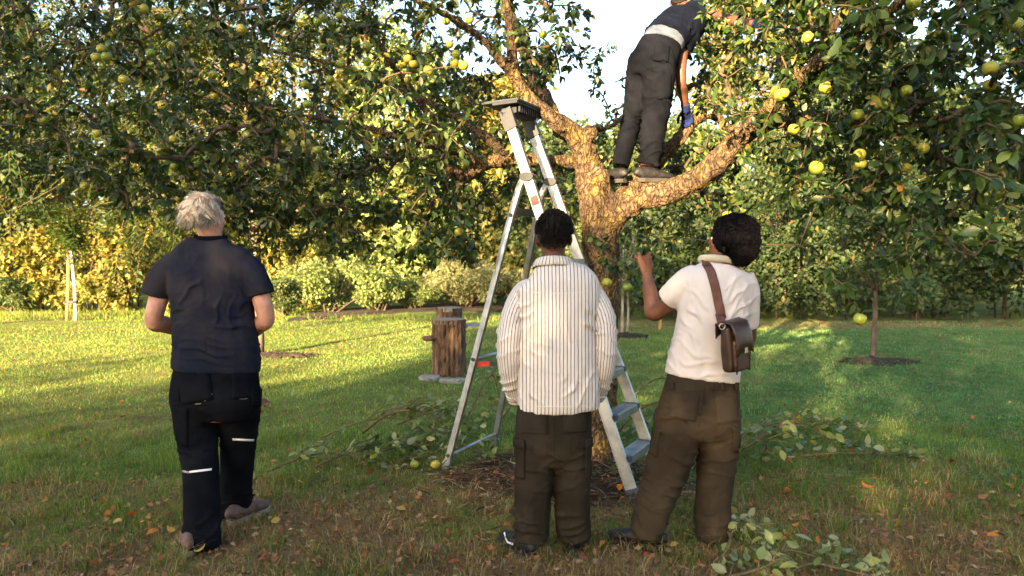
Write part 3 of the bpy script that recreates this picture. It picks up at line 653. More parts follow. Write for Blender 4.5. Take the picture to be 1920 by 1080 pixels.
# ------------------------------------------------------------------ upright logs
def ridged_log(c, r, h, seed, n=88, rows=14):
    g = np.random.default_rng(seed); v = []; f = []
    th = np.arange(n) * 6.283 / n; groove = np.where(np.arange(n) % 4 == 0, -1, .35)
    for j in range(rows):
        z = h * j / (rows - 1); sh = .06 * np.sin(j * 1.3 + np.arange(n) * .4)
        rr = r * (1 + .06 * math.exp(-z / (h * .12)) + .03 * np.sin(2 * th + seed) + .02 * np.sin(5 * th)) + (.028 * groove) * (.5 + .5 * np.sin(j * 1.9 + np.arange(n) * 1.1)) + g.normal(size=n) * .004
        for i in range(n): v.append((c.x + rr[i] * math.cos(th[i] + sh[i] * .3), c.y + rr[i] * math.sin(th[i] + sh[i] * .3), c.z + z))
    for j in range(rows - 1):
        for i in range(n): f.append((j * n + i, j * n + (i + 1) % n, (j + 1) * n + (i + 1) % n, (j + 1) * n + i))
    me = bpy.data.meshes.new('bark'); me.from_pydata(v, [], f)
    d = MB().loft([c + Vector((0, 0, h - .05)), c + Vector((0, 0, h + .006))], [r * .985, r * .985], (1, 0, 0), 40)
    return me, d
M['logbark'] = noise_mat('log_bark', (.030, .019, .013), (.19, .118, .075), 16, .95, .02, 40, stretch=(1, 1, .22))
def endgrain():
    m, nt, b = newmat('log_end_grain'); tc = _n(nt, 'ShaderNodeTexCoord'); w = _n(nt, 'ShaderNodeTexWave', Scale=18.0, Distortion=2.0); w.wave_type = 'RINGS'; w.rings_direction = 'Z'
    nt.links.new(tc.outputs['Object'], w.inputs['Vector']); r = ramp(nt, [(.2, (.15, .12, .10)), (.8, (.28, .24, .20))]); nt.links.new(w.outputs[0], r.inputs[0]); nt.links.new(r.outputs[0], b.inputs['Base Color']); b.inputs['Roughness'].default_value = .9
    return m
M['endgrain'] = endgrain()
c = ground(842, 702); root = empty('log', c, 'thick upright log with deep bark standing on flat stones', 'log', 'upright logs')
me, d = ridged_log(c, .205, .70, 3); obj('bark', me, M['logbark'], root); d.build('cut_face', M['endgrain'], root)
q = c + Vector((-.235, -.10, .47)); MB().add(*ellipsoid(q, (.105, .10, .035), None, 14, 6)).build('bracket_fungus', M['logbark'], root, True)
q = at(884, 610, c.y + .1); MB().box(q, (.20, .30, .025), Matrix.Rotation(.4, 3, 'Z') @ Matrix.Rotation(-.15, 3, 'Y')).build('shelf_board', M['stone'], root)
c2 = ground(842, 690) + Vector((0, .55, 0)); c2 = Vector(((842 - 960) / FPX * c2.y, c2.y, 0)); root = empty('log', c2, 'smaller upright log showing above the thick log', 'log', 'upright logs')
hh = at(842, 577, c2.y).z; me, d = ridged_log(c2, .17, hh, 8, 64); obj('bark', me, M['logbark'], root); d.build('cut_face', M['endgrain'], root)
MB().box(at(852, 585, c2.y - .172), (.05, .03, .09)).build('notch', M['soil'], root)
def stone(px, py, w, d, label, seed):
    g = np.random.default_rng(seed); p = ground(px, py); n = 12; v = []; r = [1 + g.normal() * .13 for i in range(n)]
    for z, k in ((-.03, 1.02), (.025, 1.0), (.04, .9)):
        for i in range(n): th = 6.283 * i / n; v.append((p.x + w * k * r[i] * math.cos(th), p.y + d * k * r[i] * math.sin(th), z))
    f = [(j * n + i, j * n + (i + 1) % n, (j + 1) * n + (i + 1) % n, (j + 1) * n + i) for j in range(2) for i in range(n)] + [tuple(2 * n + i for i in range(n))]
    me = bpy.data.meshes.new('flat_stone'); me.from_pydata(v, [], f); tag(obj('flat_stone', me, M['stone'], None, False), label, 'stone', 'flat stones under the log')
stone(805, 710, .13, .12, 'flat grey stone at the left foot of the thick log', 1)
stone(850, 716, .17, .08, 'flat grey stone in front of the thick log', 2)
# ------------------------------------------------------------------ the apple tree
TB = ground(1122, 862)
apple_tree = empty('apple_tree', TB, 'old spreading apple tree full of green apples, its trunk behind the ladder', 'tree')
def limb(spec, n):
    """spec rows: px, py, Y, radius -> smooth path and radii"""
    q = smooth_path([(*at(a, b_, Y), r) for a, b_, Y, r in spec], n); return q[:, :3], q[:, 3]
LIMBS = [
 ([(1121, 880, 5.5, .20), (1123, 830, 5.5, .145), (1126, 740, 5.5, .125), (1128, 620, 5.5, .116), (1128, 520, 5.5, .116), (1126, 440, 5.5, .128), (1122, 395, 5.5, .135), (1112, 345, 5.5, .125), (1098, 295, 5.48, .10), (1086, 255, 5.46, .082)], 26),
 ([(1086, 258, 5.46, .085), (1060, 238, 5.44, .068), (1035, 222, 5.42, .06), (1005, 200, 5.4, .056), (980, 172, 5.38, .05), (964, 130, 5.35, .043), (957, 70, 5.3, .035), (950, 0, 5.25, .03), (930, -120, 5.2, .022)], 24),
 ([(1080, 262, 5.55, .06), (1050, 245, 5.75, .062), (1030, 205, 5.95, .062), (1012, 165, 6.1, .058), (990, 120, 6.3, .05), (960, 30, 6.7, .04), (920, -80, 7.1, .03)], 20),
 ([(1100, 305, 5.55, .06), (1060, 303, 5.6, .052), (1015, 300, 5.65, .048), (965, 298, 5.7, .05), (920, 305, 5.75, .054), (880, 325, 5.8, .055), (852, 325, 5.8, .05), (838, 298, 5.8, .042), (828, 255, 5.75, .038), (805, 215, 5.7, .034), (775, 175, 5.6, .03), (735, 120, 5.4, .024), (690, 60, 5.2, .018)], 34),
 ([(900, 315, 5.78, .04), (875, 288, 5.7, .036), (830, 280, 5.5, .03), (760, 262, 5.3, .026), (670, 235, 5.1, .022), (560, 215, 5.0, .017), (440, 190, 4.9, .012)], 22),
 ([(960, 298, 5.7, .04), (900, 250, 6.3, .035), (800, 190, 6.9, .03), (660, 130, 7.3, .025), (480, 90, 7.5, .02), (280, 60, 7.6, .014)], 24),
 ([(975, 160, 5.37, .036), (900, 70, 5.2, .028), (780, 0, 4.95, .022), (620, -50, 4.7, .017), (430, -70, 4.5, .013), (250, -80, 4.4, .009)], 24),
 ([(1132, 430, 5.5, .11), (1150, 402, 5.45, .105), (1175, 382, 5.42, .098), (1205, 368, 5.4, .092), (1250, 360, 5.36, .086), (1300, 340, 5.3, .083), (1345, 303, 5.22, .08), (1380, 266, 5.12, .074), (1408, 238, 5.0, .064), (1440, 205, 4.8, .054), (1500, 150, 4.45, .044), (1580, 80, 4.1, .034), (1680, 10, 3.8, .024), (1780, -60, 3.6, .016)], 44),
 ([(1385, 262, 5.1, .045), (1450, 232, 5.0, .036), (1530, 222, 4.8, .03), (1620, 225, 4.5, .024), (1720, 235, 4.2, .018), (1830, 240, 4.0, .012)], 22),
 ([(1150, 385, 5.55, .07), (1190, 345, 5.65, .062), (1240, 298, 5.75, .056), (1275, 258, 5.8, .054), (1300, 228, 5.82, .054), (1322, 214, 5.84, .05), (1345, 222, 5.9, .04), (1375, 246, 5.95, .032), (1420, 262, 5.9, .024)], 26),
 ([(1318, 216, 5.84, .036), (1345, 198, 5.8, .024), (1372, 186, 5.75, .019), (1410, 178, 5.7, .015), (1480, 150, 5.6, .011)], 14),
 ([(1500, 150, 4.45, .03), (1560, 60, 4.3, .025), (1600, -40, 4.3, .02), (1620, -160, 4.3, .012)], 14),
 ([(1086, 262, 5.5, .035), (1110, 240, 5.9, .028), (1140, 240, 6.4, .022), (1170, 215, 7.0, .016), (1190, 180, 7.6, .010)], 16),
]
parts = []; node_list = []
for spec, n in LIMBS:
    p, r = limb(spec, n)
    r = r * (1 + .10 * waves(p, 2.2, 61)); v, f = tube(p, list(r), 14); parts.append((v, f)); node_list.append(p[3:])
parts.append(ellipsoid(at(1126, 335, 5.42), (.075, .06, .085))); parts.append(ellipsoid(at(1195, 350, 5.33), (.05, .04, .045)))
parts.append(ellipsoid(at(1312, 322, 5.24), (.05, .04, .04))); parts.append(ellipsoid(at(1372, 245, 5.06), (.03, .03, .04))); parts.append(ellipsoid(at(1110, 250, 5.4), (.05, .05, .05)))
me = fuse(parts, .018, 3); Pm = coords(me)
big = np.clip(1.2 - np.linalg.norm(Pm - np.array(at(1130, 400, 5.5)), axis=1) / 3.0, .25, 1)
displace(me, big * (.009 * waves(Pm, 5, 62) + .007 * waves(Pm * np.array([1, 1, .4]), 13, 63) + .004 * waves(Pm, 28, 64)))
obj('trunk', me, M['bark'], apple_tree)

HERO_APPLES = [(1515, 70, 3.9), (1548, 165, 3.75), (1470, 175, 4.2), (1612, 290, 3.75), (1614, 307, 3.8), (1530, 315, 3.95), (1700, 170, 3.8), (1730, 278, 3.9), (1857, 128, 3.4), (1856, 160, 3.9), (1895, 235, 3.6), (1912, 226, 3.5), (1612, 599, 3.72), (1700, 315, 4.0), (1607, 215, 4.2), (1488, 243, 4.4), (1902, 45, 3.4), (1712, 5, 3.7),
 (1018, 65, 5.1), (855, 102, 5.0), (869, 123, 4.9), (853, 119, 5.0), (765, 111, 5.0), (775, 120, 4.95), (755, 121, 5.1), (803, 133, 5.0), (688, 88, 5.2), (606, 34, 5.0), (637, 30, 5.2), (595, 281, 5.0), (573, 270, 5.1), (640, 120, 5.3), (667, 78, 5.4), (765, 150, 5.2), (325, 261, 4.8), (180, 108, 5.1), (200, 107, 5.2), (190, 92, 5.3), (80, 226, 5.2), (160, 349, 5.2), (175, 352, 5.3), (570, 158, 5.3), (577, 196, 5.2), (968, 182, 6.0), (747, 232, 5.0), (708, 252, 5.2), (803, 253, 5.2), (880, 38, 4.9), (837, 40, 5.3), (790, 30, 5.5), (843, 84, 5.4), (1138, 530, 4.85), (1176, 539, 4.8), (232, 150, 5.0), (282, 100, 4.9), (350, 138, 5.0), (320, 86, 5.3), (452, 55, 4.7), (465, 255, 5.1), (575, 280, 5.4), (305, 198, 4.9), (456, 312, 5.2), (528, 314, 5.2), (425, 375, 5.3), (618, 150, 5.6), (688, 116, 5.6), (767, 384, 5.4), (650, 380, 5.5), (878, 355, 5.5), (871, 308, 5.3), (735, 150, 5.6), (400, 140, 5.2), (300, 285, 5.2), (182, 250, 5.3)]
# --- twigs: grow towards points spread through the crown
def boxpts(n, x, y, z): return np.stack([rng.uniform(*x, n), rng.uniform(*y, n), rng.uniform(*z, n)], -1)
tips = [boxpts(560, (-4.6, .35), (4.3, 7.6), (2.25, 4.3)), boxpts(230, (-4.4, .1), (4.4, 6.4), (2.0, 3.4)), boxpts(70, (1.35, 2.05), (5.4, 6.6), (2.85, 3.9)), boxpts(80, (1.45, 2.3), (3.7, 4.7), (2.4, 3.3)), boxpts(90, (2.1, 4.3), (3.4, 6.2), (2.9, 4.2)), boxpts(170, (-2.9, -.2), (4.6, 6.8), (1.72, 2.35)), boxpts(46, (-1.7, -.3), (4.8, 6.0), (1.45, 1.85)), boxpts(150, (1.5, 3.8), (3.2, 5.4), (1.8, 3.0)), boxpts(120, (-4.6, .2), (6.4, 8.2), (1.9, 4.3)), boxpts(60, (-.9, .5), (5.7, 7.6), (1.7, 2.4)),
        boxpts(26, (-.75, -.25), (5.0, 6.0), (1.45, 1.85)), boxpts(26, (-2.0, -1.5), (4.8, 5.8), (1.5, 2.0)), boxpts(60, (-5.6, -3.4), (4.6, 7.0), (2.2, 4.0)),
        boxpts(300, (1.35, 3.9), (3.1, 5.6), (2.1, 3.9)), boxpts(130, (1.75, 3.6), (3.0, 5.0), (1.75, 2.5)), boxpts(60, (1.2, 2.6), (4.6, 6.4), (1.65, 2.7)), boxpts(28, (1.9, 2.7), (3.4, 4.4), (1.45, 1.9)),
        boxpts(44, (.95, 1.9), (5.6, 6.6), (1.6, 2.4)), boxpts(55, (.45, 1.2), (6.6, 8.2), (2.0, 3.1)), boxpts(45, (1.5, 2.3), (5.0, 6.2), (2.7, 3.6)), boxpts(32, (.05, .62), (5.2, 6.2), (2.75, 4.0)), boxpts(14, (.5, .95), (5.0, 5.6), (3.1, 3.35))]
tips = np.vstack(tips)
hero_tip = [at(1612, 585, 3.75), at(1500, 460, 3.9), at(1560, 520, 3.85), at(1207, 462, 4.09), at(1150, 500, 4.9), at(1178, 512, 4.9), at(750, 480, 5.0), at(880, 470, 5.2), at(255, 360, 4.4), at(1590, 290, 3.6), at(1850, 430, 2.7), at(1890, 360, 2.8), at(1790, 330, 3.0), at(1128, 105, 6.6), at(1165, 150, 6.8), at(1112, 172, 6.5), at(1182, 195, 6.9), at(1142, 205, 6.6), at(1330, 90, 6.0), at(1345, 150, 6.0), at(1325, 180, 6.1), at(1360, 60, 5.9), at(1075, 40, 5.6), at(1090, 110, 5.8), at(1080, 15, 5.4), at(1098, 60, 5.4), at(1060, 85, 5.4), at(1102, 95, 5.5), at(1050, 140, 5.4), at(1072, 120, 5.5), at(1105, 25, 5.6), at(1150, 95, 6.4), at(1120, 140, 6.3)]
tips = np.vstack([tips, np.array([list(h) for h in hero_tip])]); HERO0 = len(tips) - len(hero_tip)
pp = pix(tips)
# the photographer stands in the clear, so do the people and the ladder
def blocked(P):
    q = pix(P); x, y, d = q[:, 0], q[:, 1], P[:, 1]
    b = (P[:, 0] > .28) & (P[:, 0] < .62 + .14 * P[:, 1]) & (P[:, 1] < 5.4) & (P[:, 2] < 3.45) & ~((P[:, 0] > 1.42))
    b |= (P[:, 0] > -.25) & (P[:, 0] < .5) & (P[:, 1] < 5.35) & (P[:, 2] < 2.75)
    b |= (np.abs(P[:, 0] - 1.05) < .32) & (np.abs(P[:, 1] - 5.55) < .35) & (P[:, 2] > 2.1) & (P[:, 2] < 3.7)
    b |= (np.abs(P[:, 0] + 1.65) < .35) & (np.abs(P[:, 1] - 3.95) < .5) & (P[:, 2] < 2.15)
    b |= (P[:, 0] > .40) & (P[:, 0] < .95) & (P[:, 1] > 5.3) & (P[:, 1] < 8.5) & (P[:, 2] > 2.75)
    b |= (P[:, 0] < -3.6 + .1 * P[:, 1]) & (P[:, 2] < 2.1)
    return b
ok = ~blocked(tips); ok[HERO0:] = True; hero_set = set(range(HERO0, len(tips)))
nodes = np.vstack(node_list); own = [-1] * len(nodes); nodes = list(nodes)
order = sorted([i for i in range(len(tips)) if ok[i]], key=lambda i: np.min(np.linalg.norm(np.array(node_list[0])[:1] - tips[i], axis=1)))
paths = []; NA = np.array(nodes)
start_d = {i: np.min(np.linalg.norm(NA - tips[i], axis=1)) for i in order}
order.sort(key=lambda i: start_d[i] + 100 * (i == HERO0 + 3))
for i in order:
    t = tips[i]; dd = np.linalg.norm(NA - t, axis=1) + .25 * np.maximum(0, NA[:, 2] - t[2] - .6); j = int(np.argmin(dd)); s = NA[j]; L = np.linalg.norm(t - s)
    if L < .06: continue
    side = rng.normal(size=3) * .12 * L; bow = np.array([0, 0, .16 * L]); n = max(5, int(L / .09))
    p = smooth_path([s, s + (t - s) * .35 + bow + side, s + (t - s) * .72 + bow * .8 + side * .5, t], n)
    k = len(paths); paths.append([p, own[j], 1, i]); nn = p[1:]; NA = np.vstack([NA, nn]); own += [k] * len(nn)
for p in reversed(paths):
    if p[1] >= 0: paths[p[1]][2] += p[2]
tw = MB()
for p, par, cnt, i in paths:
    n = len(p); r0 = min(.024, .0034 * math.sqrt(cnt) + .0012); tw.tube(p, [r0 * (1 - .55 * k / (n - 1)) if cnt > 1 else max(.0016, r0 * (1 - .7 * k / (n - 1))) for k in range(n)], 4, False)
tag(tw.build('twigs', M['twig'], apple_tree, True), kind='stuff')
LP = []; LD = []; LN = []; LS = []; spurs = []
for p, par, cnt, i in paths:
    L = np.linalg.norm(np.diff(p, axis=0), axis=1).sum(); n = len(p); t_end = (p[-1] - p[-2]) / np.linalg.norm(p[-1] - p[-2])
    m = int(np.clip(L / .052, 4, 12)); hero = i in hero_set
    for k in range(m):
        u = 1 - (k / m) * min(1, .62 / L) if k else 1.0; x = u * (n - 1); a = min(int(x), n - 2); q = p[a] + (p[a + 1] - p[a]) * (x - a)
        out = unit(rng.normal(size=(1, 3)))[0]; sp = q + out * (.02 if k else 0) ; spurs.append((sp, i))
        for z in range(rng.integers(4, 8) if k else 8):
            d = unit((rng.normal(size=3) + t_end * .55 + out * .35 + np.array([0, 0, -.10]))[None])[0]
            LP.append(sp + d * .014); LD.append(d + np.array([0, 0, -.18])); LN.append(unit((np.array([0, 0, .75]) + rng.normal(size=3) * .5)[None])[0]); LS.append(rng.uniform(.032, .080))
LP, LD, LN, LS = map(np.array, (LP, LD, LN, LS)); bl = blocked(LP) & (LP[:, 1] < 5.3); keep = ~bl | (rng.uniform(0, 1, len(bl)) < .0)
hp = np.array([list(h) for h in hero_tip]); near_h = np.min(np.linalg.norm(LP[:, None] - hp[None], axis=2), axis=1) < .35; keep |= near_h
keep &= ~((LP[:, 1] < 2.2))
LQ = pix(LP)
for ax_, ay_, aY in HERO_APPLES: keep &= ~((np.hypot(LQ[:, 0] - ax_, LQ[:, 1] - ay_ + 4) < 19) & (LP[:, 1] < aY + .05) & (rng.uniform(0, 1, len(LP)) < .85))
LP, LD, LN, LS = LP[keep], LD[keep], LN[keep], LS[keep]
LC = palette(len(LP), *PAL_GREEN) * (1 + .2 * waves(LP, .9, 71))[:, None]
warmside = np.clip((-LP[:, 0] + .5) / 3.5, 0, 1)[:, None] * np.array([.25, .08, -.1]) + 1; LC = np.clip(LC * warmside, .004, 1)  # warm sun on the left boughs, painted into the leaf colour
# the leaves that show largest stand as leaves of their own
q = pix(LP); app = LS / q[:, 2] * ((q[:, 0] > 0) & (q[:, 0] < 1920) & (q[:, 1] > 0) & (q[:, 1] < 1080)); big_i = np.argsort(-app)[:300]; mask = np.ones(len(LP), bool); mask[big_i] = False
T_MID = (np.array([[0, 0, 0], [.42, .27, .05], [.5, 0, -.03], [.42, -.27, .05], [1, 0, -.12]]), np.array([[0, 2, 1], [2, 4, 1], [0, 3, 2], [2, 3, 4]]))
for nm, mk, tp_ in (('foliage', mask & (LP[:, 1] < 5.4), T_BIG), ('inner_foliage', mask & (LP[:, 1] >= 5.4), T_MID)):
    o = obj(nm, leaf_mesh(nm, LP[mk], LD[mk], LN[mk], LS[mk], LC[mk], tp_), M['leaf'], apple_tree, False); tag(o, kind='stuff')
def one_leaf(col, curl, wid):
    tv = T_BIG[0].copy(); tv[:, 1] *= wid; tv[:, 2] *= curl
    # finer outline: two more pairs of edge points
    V = []; rows = [(0, 0, 0), (.12, .13, .03), (.30, .26, .055), (.52, .28, .04), (.74, .20, .0), (.90, .09, -.06), (1, 0, -.14)]
    for x, y, z in rows: V += [(x, y * wid, z * curl), (x, 0, (z - .045 * (y > 0)) * curl), (x, -y * wid, z * curl)]
    F = []
    for r in range(len(rows) - 1):
        for k in (0, 1): F.append((r * 3 + k, r * 3 + k + 1, r * 3 + 4 + k, r * 3 + 3 + k))
    me = mesh_np('leaf', np.array(V), np.array(F), np.tile(np.array(col), (len(V), 1))); me.materials.append(M['leaf']); return me
LEAFM = [one_leaf(c, cu, w) for c in [(.032, .068, .015), (.055, .105, .022), (.09, .14, .03), (.17, .185, .036)] for cu, w in [(1, 1), (1.6, .9), (.4, 1.1)]]
PALE_LEAF = [one_leaf(c, cu, w) for c in [(.20, .25, .10), (.13, .18, .055), (.27, .29, .15)] for cu, w in [(.8, 1.05), (1.8, .9), (-.9, 1)]]
def leaf_matrix(p, d, n, s):
    d = Vector(d).normalized(); sd = Vector(n).cross(d).normalized(); u = d.cross(sd)
    return Matrix.Translation(p) @ Matrix((d, sd, u)).transposed().to_4x4() @ Matrix.Diagonal((s, s, s, 1))
def leaf_obj(mesh, mat4, parent):
    o = bpy.data.objects.new('leaf', mesh); COL.objects.link(o); o.parent = parent; o.matrix_parent_inverse = parent.matrix_basis.inverted(); o.matrix_basis = mat4; return o
wts = [30, 30, 30, 38, 38, 38, 20, 20, 20, 7, 7, 7]
for i in big_i: leaf_obj(random.choices(LEAFM, wts)[0], leaf_matrix(LP[i], LD[i], LN[i], LS[i]), apple_tree)
# --- apples
def apple_mesh():
    n, rows = 14, 10; v = []; f = []
    prof = [(.0, .68), (.22, .80), (.62, .86), (.92, .55), (1.0, .15), (.97, -.2), (.80, -.6), (.52, -.82), (.24, -.84), (0, -.74)]
    for r, z in prof:
        for k in range(n):
            th = 6.283 * k / n; w = 1 + .03 * math.cos(5 * th) * (z < -.3); v.append((r * w * math.cos(th), r * w * math.sin(th), z))
    for j in range(rows - 1):
        for k in range(n): f.append((j * n + k, (j + 1) * n + k, (j + 1) * n + (k + 1) % n, j * n + (k + 1) % n))
    me = bpy.data.meshes.new('apple'); me.from_pydata(v, [], f); me.materials.append(M['apple']); me.polygons.foreach_set('use_smooth', [True] * len(f)); return me
APPLE = apple_mesh(); st = MB().tube([(0, 0, .6), (.05, 0, 1.0), (.16, 0, 1.5)], [.05, .045, .06], 5).mesh('stalk'); st.materials.append(M['twig'])
CAL = MB(); [CAL.tube([(.10 * math.cos(a), .10 * math.sin(a), -.76), (.17 * math.cos(a), .17 * math.sin(a), -.92)], [.05, .015], 4) for a in np.arange(5) * 1.2566]; CAL = CAL.mesh('calyx'); CAL.materials.append(M['twig'])
def apple(p, r, parent=None, name='apple', rot=None):
    o = bpy.data.objects.new(name, APPLE); COL.objects.link(o)
    e = rot or (rng.normal() * .35, rng.normal() * .35, rng.uniform(0, 6.28)); s = r * rng.uniform(.93, 1.05)
    o.matrix_basis = Matrix.Translation(p) @ Matrix.Rotation(e[2], 4, 'Z') @ Matrix.Rotation(e[0], 4, 'X') @ Matrix.Rotation(e[1], 4, 'Y') @ Matrix.Diagonal((s, s, s * rng.uniform(.86, .96), 1))
    if parent is not None: o.parent = parent; o.matrix_parent_inverse = parent.matrix_basis.inverted()
    for n_, m_ in (('stalk', st), ('calyx', CAL)):
        c = bpy.data.objects.new(n_, m_); COL.objects.link(c); c.parent = o
    return o
ap = 0
for px, py, Y in HERO_APPLES:
    apple(at(px, py, Y), (.034 if Y > 4.5 else .036) * rng.uniform(.82, 1.1), apple_tree); ap += 1
pick = rng.choice(len(spurs), 90, replace=False)
for k in pick:
    p = spurs[k][0] + np.array([0, 0, -.055]); x, y, d = pix(p)
    if d < 3.2 or blocked(p[None])[0] or (p[1] < 5.2 and 880 < x < 1420): continue
    apple(p, rng.uniform(.028, .037), apple_tree); ap += 1
print('apples', ap, 'leaves', len(LP), 'paths', len(paths))

# ------------------------------------------------------------------ the step ladder
def build_ladder():
    FN, FF, RN, RF = ground(1190, 938), ground(1237, 896), ground(836, 880), ground(926, 836)
    fm = (FN + FF) / 2; rm = (RN + RF) / 2; w = ((FF - FN).normalized() + (RF - RN).normalized()).normalized(); a = (rm - fm).normalized()
    root = empty('step_ladder', (fm + rm) / 2, 'tall aluminium step ladder with a black top tray beside the apple trunk', 'ladder')
    top = fm + a * .98; ztop = 2.45; wt = .175
    TN, TF = Vector((top.x, top.y, ztop)) - w * wt, Vector((top.x, top.y, ztop)) + w * wt
    def prof(name, p0, p1, ww, dd, xd, mat='alu'): return MB().beam(p0, p1, ww, dd, xd).build(name, M[mat], root)
    fw = (TN - FN).normalized()
    for p0, p1 in ((FN, TN), (FF, TF)):
        d = (p1 - p0).normalized(); o = w.cross(d)
        mb = MB().beam(p0 + d * .02, p1, .022, .058, w); mb.beam(p0 + d * .03 + o * .031, p1 + o * .031, .032, .006, w).beam(p0 + d * .03 - o * .031, p1 - o * .031, .032, .006, w)
        mb.build('stile', M['alu'], root); MB().beam(p0 - d * .01, p0 + d * .07, .034, .08, w).build('foot', M['bluep'], root)
    # treads
    n = 6
    for k in range(1, n + 1):
        z = .245 * k; t = z / ztop; L, Rr = FN.lerp(TN, t), FF.lerp(TF, t); c = (L + Rr) / 2; wid = (Rr - L).length - .03; ax = (Rr - L).normalized(); fr = Vector((0, 0, 1)).cross(ax)
        Mx = Matrix((ax, fr, Vector((0, 0, 1)))).transposed(); s = 'step'
        mb = MB().box(c, (wid, .10, .012), Mx).box(c + fr * -.05 + Vector((0, 0, -.018)), (wid, .006, .044), Mx).box(c + fr * .05 + Vector((0, 0, -.014)), (wid, .006, .036), Mx)
        for q in range(-4, 5): mb.box(c + fr * (q * .0105) + Vector((0, 0, .0075)), (wid - .01, .004, .004), Mx)
        so = mb.build('step', M['alu'], root)
        for e in (-1, 1): MB().box(c + ax * e * (wid / 2 - .014) + Vector((0, 0, -.006)), (.034, .112, .034), Mx).build('end_cap', M['bluep'], so)
    # rear legs: bent tubes
    hz = 2.03; th = hz / ztop
    for p0, q0, q1 in ((RN, FN, TN), (RF, FF, TF)):
        h = q0.lerp(q1, th); d = (h - p0); b = h + a * .045 + Vector((0, 0, -.03)); e = h + a * .10 + Vector((0, 0, -.16))
        pth = smooth_path([h + a * .005, b, e, e.lerp(p0, .25), e.lerp(p0, .6), p0], 26)
        MB().loft(pth, [(.017, .024)] * 26, w, 8, True, .5).build('rear_leg', M['alu'], root); MB().beam(p0, e.lerp(p0, .965), .044, .056, w).build('foot', M['alu'], root)
        mh = h - w * 0; MB().add(*loft([mh - w * .03, mh + w * .03], [(.03, .05)] * 2, Vector((0, 0, 1)), 14)).build('hinge', M['blackp'], root)
    def rear(t, side):
        p0, q0, q1 = (RN, FN, TN) if side < 0 else (RF, FF, TF); h = q0.lerp(q1, th); e = h + a * .10 + Vector((0, 0, -.16)); return p0.lerp(e, t)
    for t, r, m in ((.055, .013, 'alu'), (.42, .014, 'alu')): MB().tube([rear(t, -1), rear(t, 1)], r, 8).build('cross_bar', M[m], root, True)
    MB().beam(rear(.965, -1), rear(.965, 1), .05, .02, (0, 0, 1)).build('cross_plate', M['blackp'], root)
    for t in (.055, .42, .95):
        for s in (-1,): c = rear(t, s) - w * .025; MB().tube([c, c + w * .02], .013, 10).build('rivet', M['blackp'], root)
    # folding spreaders between front and back
    for s, (q0, q1) in ((-1, (FN, TN)), (1, (FF, TF))):
        f = q0.lerp(q1, .335); r = rear(.40, s); m = f.lerp(r, .86); k = w * (.03 * -s)
        MB().beam(f + k, m + k, .012, .03, w).build('spreader', M['blackp'], root); MB().beam(m + k, r + k, .014, .032, w).build('spreader_end', M['redp'], root)
    f = FN.lerp(TN, .752) - w * .016; MB().beam(f, f + fw * .06, .004, .05, w).build('warning_sticker', M['redp'], root)
    # top tray with its handle bow
    tc = (TN + TF) / 2; ax = w; fr = -a; Mx = Matrix((ax, fr, ax.cross(fr))).transposed()
    for p in (TN, TF):
        d = (p - (FN if p is TN else FF)).normalized(); MB().beam(p - d * .10, p + d * .05, .046, .092, w).build('socket', M['blackp'], root)
    mb = MB().box(tc + Vector((0, 0, .085)), (wt * 2 + .10, .20, .018), Mx).box(tc + Vector((0, 0, .097)) + a * .04, (wt * 2 + .10, .30, .012), Mx)
    for k in range(11): mb.box(tc + ax * ((k - 5) * .032) - a * .085 + Vector((0, 0, .055)), (.010, .014, .055), Mx)
    for s in (-1, 1):
        for k in range(5): mb.box(tc + ax * s * (wt - .03 - k * .018) + Vector((0, 0, .045 + k * .008)), (.03, .12, .04), Mx)
    mb.build('top_tray', M['blackp'], root)
    MB().box(tc + Vector((0, 0, .106)) + a * .04, (wt * 2 + .07, .27, .008), Mx).build('tray_mat', M['bluep'], root)
build_ladder()
# ------------------------------------------------------------------ people
def rows(rs, Y0=None):
    """rows: py, px, half width in px, depth half in m [, Y] -> points and ring sizes"""
    pts = []; ab = []
    for r in rs:
        Y = r[4] if len(r) > 4 else Y0; pts.append(at(r[1], r[0], Y)); ab.append((r[2] / FPX * Y, r[3]))
    return pts, ab
def lf(rs, Y0=None, e=.9, n=20, x=(1, 0, 0)):
    p, ab = rows(rs, Y0); m = max(8, len(p) * 3); q = smooth_path([(*a, *b_) for a, b_ in zip(p, ab)], m)
    return loft([Vector(t[:3]) for t in q], [(t[3], t[4]) for t in q], x, n, True, e)
def slim(rs, k): return [(r[0], r[1], r[2] * k, r[3] * k, *r[4:]) for r in rs]
def arm(pts, rad, n=14): q = smooth_path([(*p, r) for p, r in zip(pts, rad)], max(8, len(pts) * 4)); return tube([Vector(t[:3]) for t in q], [t[3] for t in q], n)
def head_frame(c, yaw, pitch, roll=0): return Matrix.Translation(c) @ Matrix.Rotation(yaw, 4, 'Z') @ Matrix.Rotation(pitch, 4, 'X') @ Matrix.Rotation(roll, 4, 'Y')
